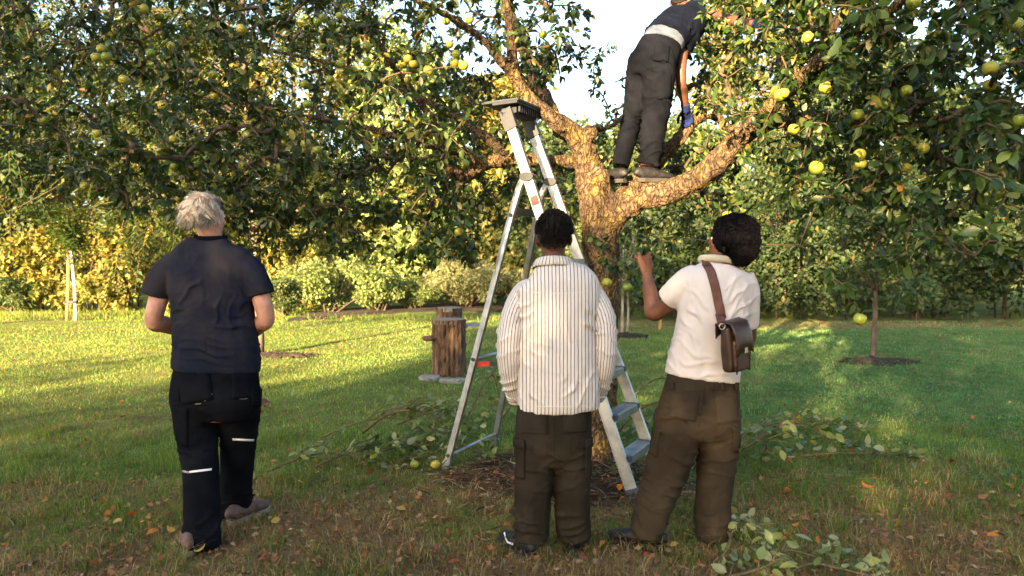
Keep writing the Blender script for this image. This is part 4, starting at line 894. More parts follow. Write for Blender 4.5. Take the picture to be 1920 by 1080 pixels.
def head_parts(F, s=1.0):
    R3 = F.to_3x3(); P = lambda x, y, z: F @ (Vector((x, y, z)) * s); E = lambda c, r: ellipsoid(P(*c), tuple(q * s for q in r), R3)
    out = [E((0, -.015, .028), (.077, .097, .09)), E((0, .03, -.045), (.06, .062, .074)), E((0, .062, -.02), (.052, .04, .06)), E((0, .100, -.022), (.013, .018, .022)), E((0, .094, -.002), (.009, .014, .026)),
           E((0, .083, .02), (.05, .018, .013)), E((0, .087, -.064), (.025, .012, .008)), E((0, .085, -.075), (.022, .012, .008)), E((0, .078, -.102), (.024, .022, .018)), E((.034, .07, -.03), (.02, .02, .02)), E((-.034, .07, -.03), (.02, .02, .02))]
    for sx in (-1, 1):
        Q = R3 @ Matrix.Rotation(sx * .35, 3, 'Z'); out.append(ellipsoid(P(sx * .080, -.006, -.012), (.010 * s, .021 * s, .034 * s), Q)); out.append(ellipsoid(P(sx * .088, -.014, -.004), (.006 * s, .016 * s, .026 * s), Q))
    return out
def eyes(F, parent, s=1.0):
    for sx in (-1, 1): MB().add(*ellipsoid(F @ (Vector((sx * .031, .083, -.002)) * s), (.013, .011, .010), F.to_3x3())).build('eye', M['eye'], parent, True)
def hand_parts(w, d, n, curl=(.35, .5, .4), ts=1, s=1.0, fr=.0088, thumb_in=.35):
    w, d, n = Vector(w), Vector(d).normalized(), Vector(n); n = (n - d * n.dot(d)).normalized(); sd = d.cross(n) * ts; out = []
    out.append(loft([w - d * .02 * s, w + d * .02 * s, w + d * .055 * s, w + d * .092 * s], [(.024 * s, .017 * s), (.034 * s, .017 * s), (.041 * s, .015 * s), (.038 * s, .012 * s)], sd, 14))
    for k, L in enumerate((.074, .084, .078, .060)):
        p = w + d * (.088 - (.008 if k == 3 else 0)) * s + sd * (.0315 - .0212 * k) * s; a = 0; pts = [p - d * .02 * s, p]; q = p; spread = sd * (.06 - .04 * k)
        for j, fr_ in enumerate((.48, .30, .22)):
            a += curl[j] * (1 + .06 * k); dd = (d * math.cos(a) + n * math.sin(a) + spread * (1 if a < 1 else .2)).normalized(); q = q + dd * L * fr_ * s; pts.append(q)
        out.append(tube(pts, [fr * s * 1.05, fr * s * 1.05, fr * s, fr * s * .92, fr * s * .75], 9))
    b = w + d * .025 * s + sd * .026 * s; t1 = (sd * .75 + d * .62 + n * thumb_in).normalized(); t2 = (sd * .25 + d * .85 + n * thumb_in * 1.4).normalized(); m1 = b + t1 * .040 * s; m2 = m1 + t2 * .030 * s; m3 = m2 + t2 * .022 * s
    out.append(tube([b - t1 * .01, b, m1, m2, m3], [.012 * s, .014 * s, .0115 * s, .0105 * s, .008 * s], 9)); return out
def shoe(parent, heel, yaw, L=.29, mat='shoe_black', sole='sole_dark', lift=0.0, pitch=0.0, accent=None):
    F = Matrix.Translation(Vector(heel) + Vector((0, 0, lift))) @ Matrix.Rotation(yaw, 4, 'Z') @ Matrix.Rotation(pitch, 4, 'X'); k = L / .29
    rr = [(-.005, .020, .045), (.008, .034, .085), (.05, .038, .088), (.10, .040, .088), (.15, .044, .075), (.20, .049, .058), (.25, .046, .046), (.278, .032, .036), (.29, .012, .022)]
    q = smooth_path(rr, 20); me = fuse([loft([F @ Vector((0, y * k, .018 + h * .5)) for y, w, h in q], [(max(.006, w), max(.006, h * .5 + .006)) for y, w, h in q], F.to_3x3() @ Vector((1, 0, 0)), 16)], .006, 2)
    Pm = coords(me); displace(me, .0015 * waves(Pm, 12, 81)); s = obj('shoe', me, M[mat], parent)
    ol = [(-.008, .018), (0, .030), (.04, .040), (.10, .039), (.15, .044), (.21, .052), (.26, .046), (.285, .03), (.297, .012)]; v = []
    for z in (-.002, .026):
        for y, w in ol: v.append(F @ Vector((-w, y * k, z + (.012 * max(0, (y - .24) / .05)) * (z < .01))))
        for y, w in reversed(ol): v.append(F @ Vector((w, y * k, z + (.012 * max(0, (y - .24) / .05)) * (z < .01))))
    n = 18; f = [tuple(range(n - 1, -1, -1)), tuple(range(n, 2 * n))] + [(i, (i + 1) % n, n + (i + 1) % n, n + i) for i in range(n)]
    MB().add(v, f).build('sole', M[sole], s)
    if accent:
        for sx in (-1, 1): MB().add(*loft([F @ Vector((sx * .043, .10, .05)), F @ Vector((sx * .047, .15, .045)), F @ Vector((sx * .036, .20, .075))], [(.004, .006)] * 3, None, 6)).build('side_stripe', M[accent], s)
    return s
def cpatch(tree, corners, Yd, nu, nv, off, thick):
    P = [at(x, y, Yd) for x, y in corners]; c = sum(P, Vector()) / 4; return patch(tree, quad_grid(P, nu, nv), c - Vector((0, 0, CAMH)), off, thick)
def cloth(parts, voxel, fl, seed, amp=1.0, smooth=7, freq=2.4):
    me = fuse(parts, voxel, smooth); P = coords(me); Q = P + .05 * np.stack([waves(P, 3, seed + 2), waves(P, 3, seed + 3), waves(P, 3, seed + 4)], -1)
    rid = np.clip(1 - np.abs(waves(Q * np.array([1.2, 1, .8]), freq * 1.7, seed + 8)), 0, 1) ** 2.5; rid2 = np.clip(1 - np.abs(waves(Q * np.array([.7, 1, 1.5]), freq * 3.4, seed + 9)), 0, 1) ** 2.5
    displace(me, amp * (.003 * waves(P, freq, seed) + .0030 * rid + .0012 * rid2 - .0015) + folds(P, fl, seed)); return me
def crease_line(tree, pts, Yd, r=.0035):
    """a raised seam laid on the cloth"""
    out = []
    for x, y in pts:
        P = at(x, y, Yd); d = (P - Vector((0, 0, CAMH))).normalized(); h = tree.ray_cast(P - d, d, 2.0)
        if h[0] is not None: out.append(h[0] + h[1] * r * .3)
    return tube(smooth_path(out, max(4, len(out) * 3)), r, 5)

def join_meshes(ms):
    vs_ = []; fs = []; b = 0
    for m in ms:
        c = coords(m); vs_.append(c); fs += [tuple(i + b for i in q.vertices) for q in m.polygons]; b += len(c)
    me = bpy.data.meshes.new('body'); me.from_pydata([tuple(x) for x in np.vstack(vs_)], [], fs); me.update(); return me
def body(parts, hands, voxel, mat, parent): return obj('body', join_meshes([fuse(parts, voxel, 2)] + [fuse(h, .004, 2) for h in hands]), M[mat], parent)
# ---------------------------------------------------------------- the old man
Y0 = 3.95
p1 = empty('person', (at(400, 700, Y0).x, Y0, 0), 'grey haired man in a faded navy t-shirt and black work trousers', 'person')
tor = [(694, 405, 82, .145), (660, 406, 81, .15), (620, 403, 78, .15), (580, 400, 77, .145), (545, 398, 80, .14), (512, 396, 83, .13), (488, 394, 80, .115), (470, 393, 70, .10), (458, 393, 52, .085), (449, 394, 36, .07), (444, 394, 29, .062)]
slv = [[(492, 340, 22, .07, 3.95), (506, 316, 26, .077, 3.95), (529, 301, 26.5, .074, 3.94), (553, 291, 25.5, .070, 3.94)], [(492, 446, 22, .07, 3.95), (505, 468, 26, .077, 3.95), (528, 481, 26, .074, 3.94), (553, 489, 25, .070, 3.94)]]
def tilt_arm(rs): return lf(rs, None, 1.0)
fl = [(at(350, 540, 3.8), (.12, .2, .16), (9, 0, -7), .006), (at(450, 545, 3.8), (.12, .2, .16), (9, 0, 7), .006), (at(400, 610, 3.8), (.22, .25, .10), (2, 0, 16), .005), (at(400, 660, 3.8), (.3, .3, .07), (1, 0, 20), .005), (at(470, 600, 3.85), (.1, .2, .2), (6, 0, 10), .006), (at(330, 600, 3.85), (.08, .2, .16), (-5, 0, 12), .005), (at(400, 570, 3.8), (.14, .2, .2), (11, 0, 2), .005)]
shirt = cloth([lf(tor, Y0, .92), tilt_arm(slv[0]), tilt_arm(slv[1])], .008, fl, 101, 1.1)
so = obj('t_shirt', shirt, M['navy'], p1)
c = at(395, 446, Y0); MB().loft(smooth_path([c + Vector((math.cos(t) * .080, math.sin(t) * .070 + .0, .002 + .006 * math.sin(t * 1) )) for t in np.linspace(0, 6.283, 22)], 40), [(.007, .012)] * 40, None, 8, False).build('neckband', M['navy2'], so, True)
hip = [(676, 406, 76, .125), (700, 405, 80, .14), (730, 405, 83, .15), (758, 405, 82, .15), (785, 405, 70, .12)]
lg1 = [(735, 364, 42, .125, 3.95), (790, 367, 38, .108, 3.93), (840, 372, 35, .095, 3.90), (880, 377, 33, .088, 3.87), (930, 378, 33, .085, 3.84), (980, 379, 34, .09, 3.80), (1012, 377, 37, .10, 3.77), (1026, 376, 34, .095, 3.765)]
lg2 = [(735, 448, 42, .125, 3.97), (785, 450, 36, .108, 4.01), (825, 447, 33, .095, 4.07), (870, 445, 31, .085, 4.13), (915, 443, 29, .082, 4.18), (945, 442, 30, .085, 4.22), (966, 442, 28, .08, 4.24)]
tf = [(at(377, 1000, 3.7), (.16, .3, .09), (2, 0, 17), .008), (at(442, 945, 4.15), (.16, .3, .09), (-2, 0, 17), .008), (at(372, 850, 3.8), (.15, .3, .1), (4, 0, 14), .006), (at(447, 800, 3.95), (.15, .3, .1), (-5, 0, 13), .007), (at(400, 770, 3.85), (.2, .3, .09), (8, 0, 10), .006)]
tr = cloth([lf(hip, Y0), lf(lg1), lf(lg2)], .009, tf, 111); to = obj('trousers', tr, M['black_cloth'], p1); T = bvh(tr)
for cs, Yd in (([(333, 700), (392, 700), (398, 748), (343, 758)], 3.9), ([(436, 700), (484, 700), (481, 745), (434, 748)], 3.9), ([(326, 760), (352, 766), (352, 838), (334, 832)], 3.9), ([(324, 732), (338, 736), (337, 752), (324, 748)], 3.9), ([(470, 728), (490, 724), (488, 762), (470, 760)], 3.95)):
    v, f = cpatch(T, cs, Yd, 8, 9, .006, .006); MB().add(v, f).build('pocket', M['black_cloth'], to, True)
mb = MB()
for pts, Yd in (([(335, 698), (360, 700), (391, 699)], 3.9), ([(335, 702), (360, 704), (391, 703)], 3.9), ([(437, 698), (460, 699), (483, 697)], 3.9), ([(342, 752), (375, 757), (398, 738)], 3.9), ([(341, 730), (365, 736), (380, 742)], 3.9), ([(434, 745), (458, 748), (480, 742)], 3.9)):
    mb.add(*crease_line(T, pts, Yd, .0022))
mb.build('stitching', M['stitch'], to, True)
for cs, Yd in (([(356, 883), (396, 878), (396, 882), (356, 887)], 3.87), ([(437, 821), (475, 823), (475, 827), (437, 825)], 4.07)):
    v, f = cpatch(T, cs, Yd, 10, 3, .004, .003); MB().add(v, f).build('reflective_strip', M['reflect'], to, True)
v, f = cpatch(T, [(340, 880), (355, 884), (355, 888), (340, 884)], 3.87, 6, 3, .004, .003); MB().add(v, f).build('seam_tape', M['stitch'], to, True)
HF = head_frame(at(385, 407, 3.93), R(-22), R(6)); HS = 1.06
bp = head_parts(HF, HS) + [arm([at(393, 465, 3.95), at(394, 440, 3.94), at(390, 420, 3.93)], [.060, .060, .060])]
bp += [lf(slim(tor[:-3], .86), Y0), lf(slim(hip, .86), Y0), lf(slim(lg1, .72)), lf(slim(lg2, .72))]; hd = []
for sh, el, wr, n_ in ((at(312, 500, 3.95), at(288, 601, 3.93), at(345, 622, 4.17), 1), (at(474, 500, 3.95), at(499, 596, 3.93), at(462, 635, 4.15), -1)):
    bp.append(arm([sh, sh.lerp(el, .5), el, el.lerp(wr, .3), el.lerp(wr, .7), wr], [.040, .050, .046, .047, .038, .029]))
    d = (at(400, 618, 4.22) - wr); hd.append(hand_parts(wr + d.normalized() * .01, d, Vector((0, -.6, -.4)), (.5, .6, .5), n_))
body(bp, hd, .0092, 'skin_pale', p1); eyes(HF, p1, HS)
# tousled grey hair
def strands(F, s, clumps_, per, length, cols, seed, keep, crown, w=.0015):
    """locks of hair that leave the crown and lie over the skull"""
    g = np.random.default_rng(seed); R3 = np.array(F.to_3x3()); o = np.array(F.translation); V = []; Fc = []; C = []; cen = np.array([0, -.015, .028]) * s; rad = np.array([.083, .103, .096]) * s; crown = np.array(crown) / np.linalg.norm(crown)
    for i in range(clumps_):
        d = unit(g.normal(size=(1, 3)))[0]
        if not keep(d): continue
        fl_ = d - crown * (d @ crown) * .4; fl_ = fl_ - d * (fl_ @ d) + np.cross(d, crown) * g.normal(.25, .35) + g.normal(size=3) * .30; fl_ = unit((fl_ - d * (fl_ @ d) + np.array([0, -.1, -.25]))[None])[0]
        L = length * g.uniform(.65, 1.35); lift = g.uniform(.18, .62) * (1.15 if d[2] > .1 else .8); base = np.array(cols[g.integers(len(cols))]) * g.uniform(.8, 1.15); curl_ = g.normal(size=3) * .55
        for k in range(per):
            dd = unit((d + g.normal(size=3) * .07)[None])[0]; p = cen + rad * dd * .97; t = unit((fl_ + dd * lift + g.normal(size=3) * .10)[None])[0]; side = unit(np.cross(t, dd + g.normal(size=3) * .3)[None])[0]; col = base * g.uniform(.85, 1.12); b_ = len(V); m = 5
            for j in range(m + 1):
                ww = w * (1 - .75 * j / m); V += [o + R3 @ (p - side * ww), o + R3 @ (p + side * ww)]; C += [col, col]
                tt = unit((t + (np.array([0, -.05, -.75]) + curl_ - dd * .35) * (j / m) * .9)[None])[0]; p = p + tt * L / m * g.uniform(.85, 1.1)
                q = (p - cen) / rad; ee = np.linalg.norm(q)
                if ee < 1.0: p = cen + rad * q / ee
            for j in range(m): x_ = b_ + 2 * j; Fc.append((x_, x_ + 1, x_ + 3, x_ + 2))
    return np.array(V), np.array(Fc), np.clip(np.array(C), 0, 1)
V_, F_, C_ = strands(HF, HS, 600, 15, .052, [(.40, .35, .29), (.52, .47, .41), (.30, .25, .20), (.60, .56, .51), (.22, .17, .13)], 5, lambda d: (d[1] < .35 or d[2] > .62) and d[2] > -.60 and not (abs(d[0] + .25) < .14 and d[2] > .70 and d[1] < .2 and random.random() < .6), (-.2, -.25, .95))
hair = obj('hair', mesh_np('hair', V_, F_, C_), M['hair_white'], p1, True)
cap = fuse([ellipsoid(HF @ (Vector((0, -.024, .034)) * HS), (.083 * HS, .096 * HS, .090 * HS), HF.to_3x3())], .008, 2); displace(cap, .004 * waves(coords(cap), 16, 83)); set_col(cap, np.tile(np.array([.27, .21, .16]), (len(cap.vertices), 1)))
obj('under_hair', cap, M['hair_white'], hair)
shoe(p1, ground(350, 1046) + Vector((0, .02, 0)), R(22), .29, 'shoe_brown', 'sole_light'); shoe(p1, ground(432, 985), R(-24), .29, 'shoe_brown', 'sole_light')

# ---------------------------------------------------------------- the man in the striped shirt
Y0 = 3.72
p2 = empty('person', (at(1038, 900, Y0).x, Y0, 0), 'man in a white striped shirt with hands in the pockets of dark trousers', 'person')
tor = [(767, 1048, 77, .15), (740, 1047, 79, .158), (690, 1046, 78, .155), (640, 1046, 77, .148), (590, 1046, 79, .142), (555, 1046, 82, .132), (535, 1046, 79, .122), (519, 1044, 67, .108), (507, 1041, 50, .092), (498, 1039, 38, .08), (492, 1038, 33, .074)]
fl = [(at(1000, 720, 3.55), (.12, .2, .14), (10, 0, 8), .006), (at(1085, 720, 3.55), (.12, .2, .14), (10, 0, -8), .006), (at(1045, 690, 3.55), (.2, .2, .12), (3, 0, 14), .005), (at(980, 600, 3.6), (.08, .2, .14), (8, 0, -12), .008), (at(1112, 600, 3.6), (.08, .2, .14), (8, 0, 12), .008), (at(1045, 590, 3.55), (.18, .2, .2), (9, 0, 2), .004)]
me = cloth([lf(tor, Y0, .88)], .008, fl, 121); P = coords(me); c0 = np.array(at(1043, 600, Y0)); ang = np.arctan2(-(P[:, 0] - c0[0]), -(P[:, 1] - c0[1]) * 1.45); r_ = .205
set_float(me, np.where(np.abs(ang) < 1.15, P[:, 0] - c0[0] + 5, 5 - ang * .19), 'stripe')
so = obj('shirt', me, M['stripe'], p2)
for k, (pts, sgn) in enumerate((([(982, 548, 3.73, .058), (964, 588, 3.71, .064), (955, 635, 3.69, .066), (956, 685, 3.71, .061), (962, 722, 3.77, .054), (970, 748, 3.83, .045)], -1), ([(1108, 548, 3.73, .058), (1128, 590, 3.71, .064), (1134, 635, 3.69, .066), (1131, 685, 3.71, .060), (1125, 720, 3.77, .054), (1117, 742, 3.83, .045)], 1))):
    ps = [at(a, b_, Y) for a, b_, Y, r in pts]; rs = [r for *_, r in pts]
    fl = [(ps[2], (.12, .12, .10), (3 * sgn, 6, 15), .008), (ps[4], (.1, .1, .10), (4 * sgn, 2, 17), .009), (ps[0] + Vector((-sgn * .05, 0, -.03)), (.08, .12, .1), (12, 0, -8 * sgn), .006)]
    me = cloth([arm([ps[0] + Vector((-sgn * .05, 0, .03))] + ps, [.046] + rs, 18)], .008, fl, 131 + k); P = coords(me)
    ax = smooth_path(ps, 40); j = np.argmin(np.linalg.norm(P[:, None] - ax[None], axis=2), axis=1); rel = P - ax[j]; an = np.arctan2(rel[:, 0], -rel[:, 1]); set_float(me, 5 + an * .07, 'stripe')
    sl = obj('sleeve', me, M['stripe'], so); a, b_ = ps[-2].lerp(ps[-1], .45), ps[-1]; cf = fuse([tube([a, b_ + (b_ - a) * .1], [.054, .049], 18)], .007, 1); set_float(cf, coords(cf)[:, 2], 'stripe'); obj('cuff', cf, M['stripe'], sl)
# turned-down collar
def collar(c, a, b_, h, tilt, mat, parent, name='collar', stripe=True):
    v = []; f = []; n = 40
    for j, (k, z) in enumerate([(1.0, -.012), (.93, h * .7), (.95, h), (1.04, h * .85), (1.22, -.006), (1.19, -.012)]):
        for i in range(n):
            t = 6.283 * i / n; v.append(c + Vector((a * k * math.cos(t), b_ * k * math.sin(t), z + tilt * math.sin(t) * b_ - .012 * math.sin(t) * (math.sin(t) > 0))))
    for j in range(5):
        for i in range(n): f.append((j * n + i, j * n + (i + 1) % n, (j + 1) * n + (i + 1) % n, (j + 1) * n + i))
    me = MB().add(v, f).mesh(name)
    if stripe: set_float(me, [math.atan2(q.co.x - c.x, q.co.y - c.y) * .09 + 5 for q in me.vertices], 'stripe')
    return obj(name, me, M[mat], parent)
collar(at(1038, 498, Y0), .088, .078, .032, -.25, 'stripe', so)
T = bvh(so.data); mb = MB(); mb.add(*crease_line(T, [(985, 545), (1010, 549), (1045, 550), (1080, 549), (1105, 545)], 3.6, .0018)); mb.add(*crease_line(T, [(973, 759), (1010, 762), (1050, 763), (1090, 761), (1120, 758)], 3.6, .002)); me = mb.mesh('seams'); set_float(me, [5.0] * len(me.vertices), 'stripe'); obj('seams', me, M['stripe'], so)
hip = [(742, 1040, 66, .125), (770, 1039, 70, .138), (805, 1038, 72, .15), (838, 1038, 72, .15), (868, 1038, 62, .12)]
lg1 = [(820, 1002, 39, .135, 3.72), (870, 1002, 37, .12, 3.72), (920, 1000, 35, .108, 3.72), (965, 998, 34, .10, 3.72), (995, 996, 34, .10, 3.71), (1010, 995, 34, .10, 3.71)]
lg2 = [(820, 1074, 38, .135, 3.72), (870, 1074, 36, .12, 3.72), (920, 1073, 34, .108, 3.73), (965, 1073, 33, .10, 3.74), (990, 1075, 33, .10, 3.75), (1006, 1077, 33, .10, 3.75)]
tf = [(at(996, 1003, 3.6), (.15, .3, .09), (2, 0, 18), .010), (at(1076, 1000, 3.6), (.15, .3, .09), (-2, 0, 18), .010), (at(1002, 890, 3.6), (.14, .3, .12), (5, 0, 11), .006), (at(1074, 890, 3.6), (.14, .3, .12), (-5, 0, 11), .006), (at(1038, 845, 3.6), (.16, .3, .08), (9, 0, 9), .008)]
tr = cloth([lf(hip, Y0), lf(lg1), lf(lg2)], .0075, tf, 141, 1.2); to = obj('trousers', tr, M['olive'], p2); T = bvh(tr)
for cs in ([(978, 772), (1026, 774), (1026, 812), (978, 810)], [(1056, 774), (1100, 772), (1100, 810), (1056, 812)], [(965, 826), (984, 832), (984, 900), (966, 896)], [(1096, 830), (1110, 824), (1110, 896), (1096, 900)]):
    v, f = cpatch(T, cs, 3.66, 8, 9, .005, .006); pk = MB().add(v, f).build('pocket', M['olive'], to, True)
for cs in ([(965, 820), (986, 825), (986, 842), (965, 838)], [(1095, 824), (1111, 818), (1111, 836), (1095, 841)], [(977, 806), (1027, 808), (1027, 813), (977, 811)]):
    v, f = cpatch(T, cs, 3.66, 8, 5, .010, .006); MB().add(v, f).build('pocket_flap', M['olive'], to, True)
mb = MB(); mb.add(*crease_line(T, [(1038, 768), (1039, 800), (1039, 830), (1038, 850)], 3.66, .003)); mb.build('seat_seam', M['olive'], to, True)
HF = head_frame(at(1038, 446, 3.72), R(4), R(8)); HS = 1.0
bp = head_parts(HF, HS) + [arm([at(1039, 512, 3.72), at(1039, 488, 3.72), at(1038, 462, 3.72)], [.07, .058, .056]), lf(slim(tor[:-3], .84), Y0), lf(slim(hip, .86), Y0), lf(slim(lg1, .7)), lf(slim(lg2, .7))]; hd = []
for ps, wr, ts in (([at(985, 548, 3.73), at(957, 640, 3.69)], at(966, 735, 3.83), 1), ([at(1105, 548, 3.73), at(1133, 640, 3.69)], at(1119, 731, 3.83), -1)):
    bp.append(arm([ps[0], ps[1], ps[1].lerp(wr, .4), wr], [.05, .04, .038, .027])); hd.append(hand_parts(wr, at(1000 if ts > 0 else 1082, 792, 3.84) - wr, Vector((ts * .8, .4, .2)), (.2, .3, .2), ts))
body(bp, hd, .0092, 'skin_dark', p2); eyes(HF, p2, HS)
def fuzz(F, s, parent):
    g = np.random.default_rng(9); V = []; Fc = []; R3 = np.array(F.to_3x3()); o = np.array(F.translation)
    for i in range(9000):
        d = unit(g.normal(size=(1, 3)))[0]
        if not (d[2] > -.5 and (d[1] < .45 or d[2] > .55)) or (abs(d[0]) > .8 and d[2] < -.1): continue
        p = np.array([d[0] * .088, -.02 + d[1] * .104, .036 + d[2] * .101]) * s * g.uniform(.93, 1.03); ph = g.uniform(0, 6.28); u = unit(np.cross(d, g.normal(size=3))[None])[0]; w = np.cross(d, u); b = len(V)
        for j in range(5):
            a = ph + j * 1.3; q = p + (u * math.cos(a) + w * math.sin(a)) * .0038 + d * (j * .0022); V += [o + R3 @ (q - d * .0011), o + R3 @ (q + d * .0011)]
        for j in range(4): Fc.append((b + 2 * j, b + 2 * j + 1, b + 2 * j + 3, b + 2 * j + 2))
    h = obj('curls', mesh_np('curls', np.array(V), np.array(Fc)), M['hair_black'], parent)
def curls(F, s, n, seed, keep, r=.0115):
    g = np.random.default_rng(seed); pts = [ellipsoid(F @ (Vector((0, -.022, .036)) * s), (.086 * s, .101 * s, .098 * s), F.to_3x3())]
    for i in range(n):
        d = Vector(g.normal(size=3)).normalized()
        if not keep(d): continue
        q = g.uniform(.6, 1.4); pts.append(ellipsoid(F @ (Vector((d.x * .080, -.018 + d.y * .096, .036 + d.z * .092)) * s), (r * q, r * q, r * q), None, 7, 5))
    me = fuse(pts, .0055, 1); P = coords(me); displace(me, .003 * waves(P, 11, seed) + .003 * waves(P, 24, seed + 1) + .002 * waves(P, 55, seed + 2)); return me
obj('hair', curls(HF, HS, 0, 3, lambda d: d.z > -.55 and (d.y < .45 or d.z > .55) and not (abs(d.x) > .8 and d.z < -.1)), M['hair_black'], p2)
fuzz(HF, HS, p2)
shoe(p2, ground(995, 1054) + Vector((0, .035, 0)), R(30), .28, 'shoe_black', 'sole_dark', accent='reflect'); shoe(p2, ground(1076, 1046) + Vector((0, .035, 0)), R(-16), .28, 'shoe_black', 'sole_dark', accent='reflect')

# ---------------------------------------------------------------- the man with the shoulder bag
Y0 = 3.8
p3 = empty('person', (at(1310, 900, Y0).x, Y0, 0), 'man in a plain white t-shirt and black headwear raising one arm to a twig', 'person')
tor = [(708, 1316, 71, .14), (680, 1320, 69, .14), (640, 1327, 66, .135), (600, 1335, 66, .132), (570, 1340, 69, .13), (545, 1344, 72, .124), (526, 1346, 70, .115), (511, 1348, 58, .102), (501, 1349, 43, .088), (494, 1350, 33, .075)]
sl1 = arm([at(1310, 520, 3.8), at(1290, 530, 3.81), at(1268, 548, 3.84), at(1253, 562, 3.87)], [.075, .078, .071, .066], 18); sl2 = arm([at(1388, 520, 3.8), at(1399, 545, 3.8), at(1402, 580, 3.82), at(1401, 612, 3.85)], [.07, .07, .062, .058], 18)
fl = [(at(1290, 570, 3.65), (.1, .2, .12), (9, 0, 9), .008), (at(1300, 660, 3.65), (.2, .25, .12), (5, 0, 11), .005), (at(1320, 692, 3.65), (.3, .3, .05), (2, 0, 20), .006), (at(1315, 600, 3.65), (.12, .2, .22), (13, 0, 4), .004), (at(1390, 560, 3.7), (.08, .2, .14), (8, 0, -9), .006), (at(1375, 590, 3.65), (.10, .2, .2), (12, 0, -4), .004), (at(1262, 560, 3.8), (.08, .2, .06), (14, 0, -12), .005)]
me = cloth([lf(tor, Y0, .92), sl1, sl2], .008, fl, 151, .5); so = obj('t_shirt', me, M['white_tee'], p3); TS = bvh(me)
c = at(1350, 496, Y0); MB().loft(smooth_path([c + Vector((math.cos(t) * .09, math.sin(t) * .074, -.02 * math.sin(t))) for t in np.linspace(0, 6.283, 22)], 40), [(.008, .010)] * 40, None, 8, False).build('neckband', M['white_tee'], so, True)
MB().loft(smooth_path([at(1349, 489, Y0) + Vector((math.cos(t) * .090 - .004, math.sin(t) * .078, -.016 * math.sin(t) + .012 * math.cos(t - 2.6))) for t in np.linspace(0, 6.283, 24)], 48), [(.0155, .019)] * 48, None, 12, False).build('neck_warmer', M['cream'], p3, True)
hip = [(694, 1318, 66, .128), (722, 1317, 69, .138), (755, 1313, 74, .15), (790, 1308, 79, .152), (820, 1307, 70, .12)]
lg1 = [(775, 1274, 46, .135, 3.8), (825, 1266, 45, .12, 3.79), (875, 1252, 41, .108, 3.77), (920, 1236, 37, .10, 3.75), (960, 1221, 35, .098, 3.74), (985, 1214, 33, .10, 3.73), (1004, 1212, 30, .09, 3.73)]
lg2 = [(775, 1346, 42, .135, 3.82), (825, 1346, 40, .12, 3.83), (875, 1342, 37, .108, 3.83), (920, 1338, 34, .10, 3.83), (960, 1336, 34, .098, 3.82), (985, 1335, 32, .098, 3.81), (1008, 1334, 29, .09, 3.81)]
tf = [(at(1214, 985, 3.6), (.16, .3, .10), (5, 0, 15), .008), (at(1335, 985, 3.65), (.16, .3, .10), (-6, 0, 14), .008), (at(1255, 870, 3.65), (.16, .3, .12), (6, 0, 10), .008), (at(1345, 870, 3.7), (.16, .3, .12), (-3, 0, 14), .007), (at(1325, 790, 3.65), (.16, .3, .10), (9, 0, 9), .010), (at(1270, 800, 3.65), (.14, .3, .12), (3, 0, 13), .006), (at(1240, 930, 3.65), (.12, .3, .1), (5, 0, 14), .008)]
tr = cloth([lf(hip, Y0), lf(lg1), lf(lg2)], .0075, tf, 161, 1.2); to = obj('trousers', tr, M['brownc'], p3); T = bvh(tr)
for cs in ([(1262, 738), (1312, 742), (1304, 790), (1256, 782)], [(1340, 742), (1380, 745), (1382, 790), (1346, 796)], [(1222, 800), (1240, 806), (1232, 858), (1216, 850)], [(1374, 800), (1389, 804), (1388, 850), (1374, 846)]):
    v, f = cpatch(T, cs, 3.74, 8, 9, .005, .006); MB().add(v, f).build('pocket', M['brownc'], to, True)
for x in (1258, 1332, 1350, 1376):
    v, f = cpatch(T, [(x, 717), (x + 7, 717), (x + 7, 732), (x, 732)], 3.74, 3, 6, .008, .006); MB().add(v, f).build('belt_loop', M['brownc'], to, True)
mb = MB(); mb.add(*crease_line(T, [(1322, 728), (1318, 760), (1312, 790), (1308, 815)], 3.74, .003)); mb.add(*crease_line(T, [(1252, 730), (1285, 733), (1320, 733), (1355, 732), (1382, 730)], 3.74, .0025)); mb.build('seams', M['brownc'], to, True)
HF = head_frame(at(1370, 455, 3.79), R(52), R(16)); HS = 1.0
EL, WR = at(1226, 588, 3.97), at(1213, 512, 4.08)
bp = head_parts(HF, HS) + [arm([at(1350, 512, 3.8), at(1354, 492, 3.8), at(1364, 470, 3.79)], [.07, .060, .058]), lf(slim(tor[:-3], .84), Y0), lf(slim(hip, .86), Y0), lf(slim(lg1, .7)), lf(slim(lg2, .7))]
bp += [arm([at(1302, 530, 3.8), at(1262, 565, 3.88), EL, EL.lerp(WR, .3), EL.lerp(WR, .7), WR], [.056, .048, .043, .043, .035, .026])]; hd = [hand_parts(WR, at(1206, 472, 4.08) - WR, Vector((-.35, .9, .1)), (.9, 1.1, .7), -1, 1.06, .009, .8)]
e2, w2 = at(1401, 640, 3.9), at(1368, 640, 4.08); bp += [arm([at(1396, 535, 3.8), at(1402, 590, 3.83), e2, e2.lerp(w2, .5), w2], [.05, .046, .042, .038, .027])]; hd.append(hand_parts(w2, Vector((-.5, .6, .1)), Vector((-.5, -.4, -.4)), (.5, .6, .4), 1))
body(bp, hd, .0092, 'skin_mid', p3); eyes(HF, p3, HS)
hc = at(1380, 446, 3.78)
me = fuse([ellipsoid(hc, (.112, .118, .112)), ellipsoid(at(1386, 470, 3.76), (.088, .09, .075)), ellipsoid(at(1398, 440, 3.76), (.065, .08, .085)), ellipsoid(at(1372, 428, 3.8), (.085, .09, .066)), ellipsoid(at(1406, 462, 3.76), (.045, .05, .05))], .008, 3)
